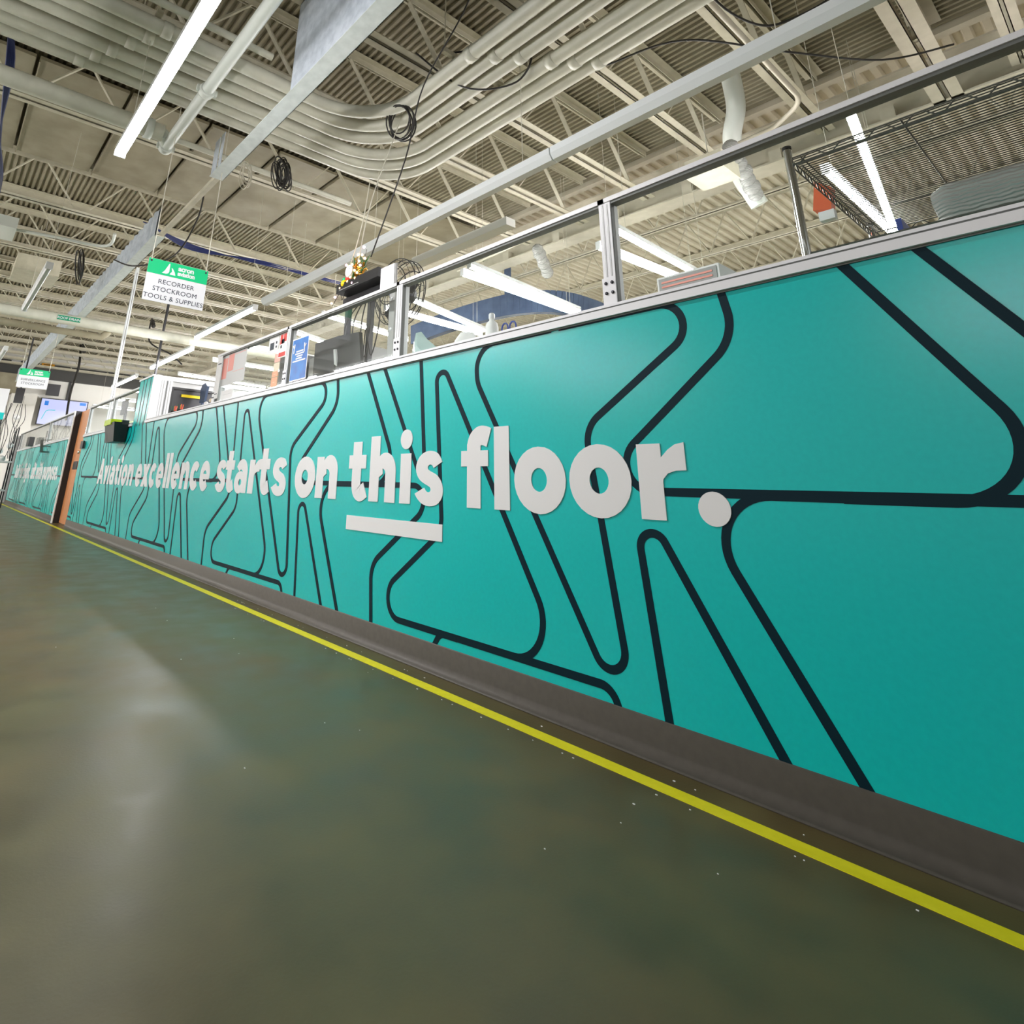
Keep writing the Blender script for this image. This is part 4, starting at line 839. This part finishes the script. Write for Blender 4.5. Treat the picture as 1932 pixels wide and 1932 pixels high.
m = MB().use('bluetarp')
for a, b in zip(A, A[1:]): m.bar(a, b, .12, .36)
local(m.build('arm'), t); local(MB().use('bluetarp').box((-6.25, 6.65, 3.7), (-6.17, 6.73, 4.4)).build('hanger'), t)
m = MB().use('white'); m.box((-4.7, 3.55, 3.08), (-3.3, 3.67, 3.16)); T('reflector_trough', m, 'unlit pale fixture housing just above the fan', 'light fixture')
# poles and drops
t = thing('power_pole', (-10.95, 2.09, 1.53), 'tall white square column rising from behind the partition to the roof', 'column')
local(MB().use('raceway').box((-10.985, 2.075, 1.50), (-10.915, 2.125, 4.40)).build('shaft'), t); local(MB().use('aludark').box((-10.915, 2.096, 1.6), (-10.913, 2.104, 4.3)).build('groove'), t)
pipe('cable_drop_pole', cr([(-12.06, 3.0, 4.6), (-12.06, 3.0, 4.15), (-12.12, 3.0, 3.3), (-12.14, 3.0, 2.1)], 6), .025, 'dgrey', 'dark cable drop pole standing between the recorder sign and the tall grey panel', 'cable drop', 8)
m = MB().use('cord').tube(cr([(-22.2, 3, 5.0), (-21.6, 3, 4.2), (-22.1, 3, 3.4), (-21.8, 3, 2.5)], 6), .035, 6)
for i in range(4): m.ball((-21.5+.1*i, 3, 4.9-.09*i), .07, 5)
T('cable_drop', m, 'bunched cable drop hanging in front of the lit monitor', 'cable drop')
m = MB().use('cord').tube(cr([(-14.5, 3.3, 4.5), (-14.6, 3.35, 3.9), (-14.3, 3.8, 3.6), (-14.0, 4.0, 3.35)], 6), .02, 6)
for i in range(3): m.ball((-14.5+.08*i, 3.32, 4.35-.07*i), .05, 5)
T('cable_drop', m, 'bunched cable drop hanging right of the white column', 'cable drop')
t = thing('junction_box', (-9.15, .1, 4.0), 'pale junction box at the left edge with a curved pipe', 'box')
local(MB().use('wpipe').box((-9.7, -.35, 3.95), (-9.1, .19, 4.1)).build('body'), t)
local(MB().use('wpipe').tube(cr([(-9.3, .18, 4.0), (-9.2, .7, 4.0), (-9.15, 1.15, 4.0), (-8.95, 1.3, 4.0), (-8.75, 1.3, 4.1)], 6), .022, 10).build('curved_pipe'), t)
# cut duct boxes above left
m = MB().use('steel').box((-12.4, .35, 4.1), (-11.5, 1.0, 4.38)); m.tube([(-11.9, .6, 4.3), (-11.9, .6, 5.09)], .01, 6); T('duct_box', m, 'pale square duct box under the joists at the left', 'duct')
# ------------------------------------------------------------------ counter opening items
t = thing('framed_board', (-9.2, 2.8, 1.7), 'black framed dark board seen through the counter opening', 'board')
local(MB().use('dgrey').box((-8.148, 2.27, 1.57), (-8.14, 2.80, 1.94)).build('panel'), t)
fr = MB().use('black'); fr.box((-8.148, 2.245, 1.53), (-8.12, 2.275, 1.97)).box((-8.148, 2.80, 1.53), (-8.12, 2.83, 1.97)).box((-8.148, 2.275, 1.94), (-8.12, 2.80, 1.97)).box((-8.148, 2.275, 1.53), (-8.12, 2.80, 1.56)); local(fr.build('frame'), t)
local(MB().use('yellow').box((-8.14, 2.38, 1.85), (-8.115, 2.66, 1.885)).build('yellow_strip'), t)
t = thing('blue_paddle', (-7.9, 2.6, 1.5), 'dark blue paddle shaped tool standing on the counter opening', 'tool')
local(MB().use('bluetarp').prism([(-7.98, 1.78), (-7.80, 1.78), (-7.76, 1.98), (-7.84, 2.03), (-7.95, 2.02), (-8.0, 1.96)], 2.58, 2.61).build('blade'), t)
local(MB().use('bluetarp').box((-7.91, 2.585, 1.50), (-7.87, 2.605, 1.78)).build('handle'), t)
for i, (x, ml) in enumerate(((-7.58, 'first black pen cup on the counter opening beside the grey post'), (-7.34, 'second black pen cup on the counter opening, with coloured pens'))):
    t = thing('pen_cup', (x, 2.15, 1.5), ml, 'cup', 'pen cups at the counter opening')
    local(MB().use('black').lathe([(.0001, 0), (.035, 0), (.038, .10), (.034, .10), (.03, .01)], 14, (x, 2.16, 1.5)).build('cup_body'), t)
    for k in range(5): a = k*1.3; local(MB().use(['red', 'orangetape', 'yellow', 'pine', 'ink'][k]).tube([(x+.01*cos(a), 2.16+.01*sin(a), 1.51), (x+.04*cos(a), 2.16+.03*sin(a), 1.66)], .006, 6).build('pen'), t)
for i, (x, z, mt_, lb) in enumerate(((-6.42, 1.58, 'paper', 'small white figure on the counter end'), (-6.28, 1.60, 'pine', 'small green figure on the counter end'), (-6.12, 1.63, 'orangetape', 'small orange figure on the counter end next to the notices'))):
    t = thing('small_figure', (x, 2.15, 1.5), lb, 'ornament', 'small ornaments on the counter end')
    local(MB().use(mt_).lathe([(.0001, 0), (.035, 0), (.03, .05), (.018, (z-1.5)*.8)], 12, (x, 2.15, 1.5)).build('body'), t)
    local(MB().use('cream' if i else 'paper').ball((x, 2.15, z+.01), .022, 7).build('head'), t)
T('paper_stack', MB().use('paper').box((-7.1, 2.14, 1.5), (-6.6, 2.4, 1.545)).use('yellow').box((-6.95, 2.15, 1.545), (-6.85, 2.25, 1.56)), 'stack of white papers on the counter opening', 'papers')
# monitors behind low screens
for (x0, x1, z0, z1, y, lb) in ((-12.55, -12.15, 1.95, 2.22, 2.6, 'small dark monitor with a pale edge behind the low screen'), (-11.95, -11.45, 1.98, 2.31, 2.7, 'larger black monitor left of the tall grey panel')):
    t = thing('monitor', ((x0+x1)/2, y, 1.2), lb, 'monitor'); local(MB().use('black').box((x0, y, z0), (x1, y+.03, z1)).build('display'), t)
    local(MB().use('dgrey').box(((x0+x1)/2-.03, y+.03, 0), ((x0+x1)/2+.03, y+.07, z0+.05)).build('stand_pole'), t)
T('white_cabinet', MB().use('white').box((-13.5, 3.0, 0), (-10, 3.4, 1.75)), 'long white cabinet behind the low acrylic screens', 'cabinet')
# ------------------------------------------------------------------ far end of the hall
t = thing('wall_monitor', (-24.5, 3.2, 2.5), 'large lit wall monitor with a teal trace on the far wall', 'monitor')
local(MB().use('black').box((-24.72, 2.50, 2.50), (-24.66, 3.99, 3.43)).build('bezel'), t)
sc = local(MB().use('screen').box((-24.66, 2.53, 2.53), (-24.655, 3.96, 3.40)).build('display'), t)
local(MB().use('screenblue').box((-24.655, 2.63, 3.18), (-24.65, 2.75, 3.33)).build('badge'), t); local(MB().use('screenblue').box((-24.655, 3.72, 3.27), (-24.65, 3.92, 3.37)).build('badge'), t)
local(MB().use('screenteal').tube([(-24.65, 2.64, 2.70), (-24.65, 2.72, 2.98), (-24.65, 2.80, 3.02), (-24.65, 3.0, 3.03)], .012, 5).build('trace_line'), t)
t = thing('wall_tv', (-24.6, 2.8, 3.5), 'small dark screen mounted high on the far wall above the lit monitor', 'monitor')
local(MB().use('dgrey').box((-24.70, 2.60, 3.53), (-24.64, 3.00, 3.93)).build('display'), t); local(MB().use('black').box((-24.80, 2.75, 3.65), (-24.70, 2.85, 3.75)).build('bracket'), t)
T('conduit_strip', MB().use('black').box((-24.99, 3.28, 3.3), (-24.93, 3.36, 4.1)), 'dark vertical strip on the far wall right of the small screen', 'conduit')
T('amber_sign', MB().use('amber').box((-24.8, 2.28, 4.48), (-24.77, 2.68, 4.66)).use('brown').box((-24.77, 2.34, 4.52), (-24.765, 2.62, 4.56)).box((-24.77, 2.34, 4.59), (-24.765, 2.60, 4.62)), 'amber sign on the dark bulkhead at the far end', 'sign')
T('blue_white_sign', MB().use('signw').box((-24.8, 1.95, 4.47), (-24.77, 2.04, 4.67)).use('blue').box((-24.8, 2.04, 4.47), (-24.77, 2.12, 4.67)), 'small blue and white sign on the dark bulkhead', 'sign')
T('white_plate', MB().use('signw').box((-24.8, 1.38, 4.53), (-24.77, 1.65, 4.66)), 'white label plate on the dark bulkhead at the far left', 'sign')
T('far_cabinet', MB().use('white').box((-24.9, 1.6, 0), (-24.4, 2.35, 3.5)).use('aludark').box((-24.4, 1.97, .2), (-24.39, 1.98, 3.4)), 'tall cream cabinet against the far wall', 'cabinet')
T('far_ledge', MB().use('deck').box((-24.9, .4, 3.45), (-24.3, 1.7, 4.1)), 'beige boxed ledge under the dark bulkhead at the left', 'ledge')
t = thing('hanging_monitor', (-19, 1.41, 2.63), 'black monitor hanging below the surveillance sign', 'monitor')
local(MB().use('black').box((-19.03, 1.32, 2.62), (-19, 1.52, 3.02)).build('display'), t); local(MB().use('dgrey').tube([(-19.02, 1.42, 3.0), (-19.02, 1.42, 4.4)], .02, 6).build('drop_pole'), t)
t = thing('glass_board', (-16, .9, 1.95), 'white and teal glass board on legs at the far left edge', 'board')
local(MB().use('signw').box((-16.03, .55, 1.95), (-16, 1.0, 2.62)).build('panel'), t); local(MB().use('teal').box((-16.0, .55, 1.95), (-15.995, 1.0, 2.1)).build('teal_edge'), t)
for y in (.57, .98): local(MB().use('black').box((-16.04, y-.015, 0), (-16.01, y+.015, 2.62)).build('leg'), t)
t = thing('equipment_cart', (-19.3, 1.4, 0), 'equipment cart with white bundles and wires at the far left', 'cart')
local(MB().use('lgrey').box((-19.6, .9, 1.1), (-19, 1.62, 1.14)).box((-19.6, .9, .4), (-19, 1.62, .44)).build('shelf'), t)
for x in (-19.58, -19.02):
    for y in (.92, 1.60): local(MB().use('black').box((x-.015, y-.015, 0), (x+.015, y+.015, 2.0)).build('leg'), t)
m = MB().use('paper')
for i in range(14): m.ball((-19.3+random.uniform(-.2, .2), random.uniform(1.0, 1.55), random.uniform(1.2, 2.5) if i > 8 else 1.2+.05*i), random.uniform(.05, .09), 5)
local(m.build('white_bundles'), t)
m = MB().use('cord')
for i in range(12): y = random.uniform(1.0, 1.6); m.tube(cr([(-19, y, 2.6), (-19.02, y+random.uniform(-.08, .08), 2.2), (-19, y+random.uniform(-.1, .1), 1.8), (-19.03, y, 1.2)], 4), .008, 5)
local(m.build('wires'), t)
# wire basket on the second partition, small black bin
t = thing('wire_basket', (-15.5, 1.85, 1.3), 'wire basket hooked on the second partition cap', 'basket')
m = MB().use('wire')
for z, e in ((1.30, 0), (1.42, .02), (1.55, .04)): m.tube([(-15.7-e, 1.91, z), (-15.7-e, 1.80-e, z), (-15.25+e, 1.80-e, z), (-15.25+e, 1.91, z), (-15.7-e, 1.91, z)], .006, 5)
for i in range(8): x = -15.68+.06*i; m.tube([(x, 1.91, 1.30), (x, 1.80, 1.30), (x, 1.76, 1.55)], .004, 4)
local(m.build('basket'), t)
t = thing('wall_bin', (-18.5, 1.85, 1.3), 'small black bin hung on the second partition', 'bin')
local(MB().use('black').box((-18.7, 1.80, 1.52), (-18.2, 1.912, 1.74)).build('body'), t)
for k in range(5):
    x = -14.8-k*1.3; m = MB().use('paper' if k % 2 else 'cream').box((x, 2.5, .9), (x+.5, 2.9, 1.66+.05*(k % 3)))
    T('carton', m, 'pale carton stacked behind the second partition, %s from the orange door' % NM[k], 'carton', 'cartons behind the second partition')
# lens of debris specks on the floor
m = MB().use('paper')
for i in range(60):
    x = random.uniform(-4.5, -.5); y = random.choice((1.78, 1.9, random.uniform(.6, 1.78))); s_ = random.uniform(.0015, .004); m.box((x, y, 0), (x+s_*2, y+s_, .0015))
o = m.build('debris_specks'); tag(o, 'pale paint chips scattered on the floor along the yellow tape', 'debris', kind='stuff')
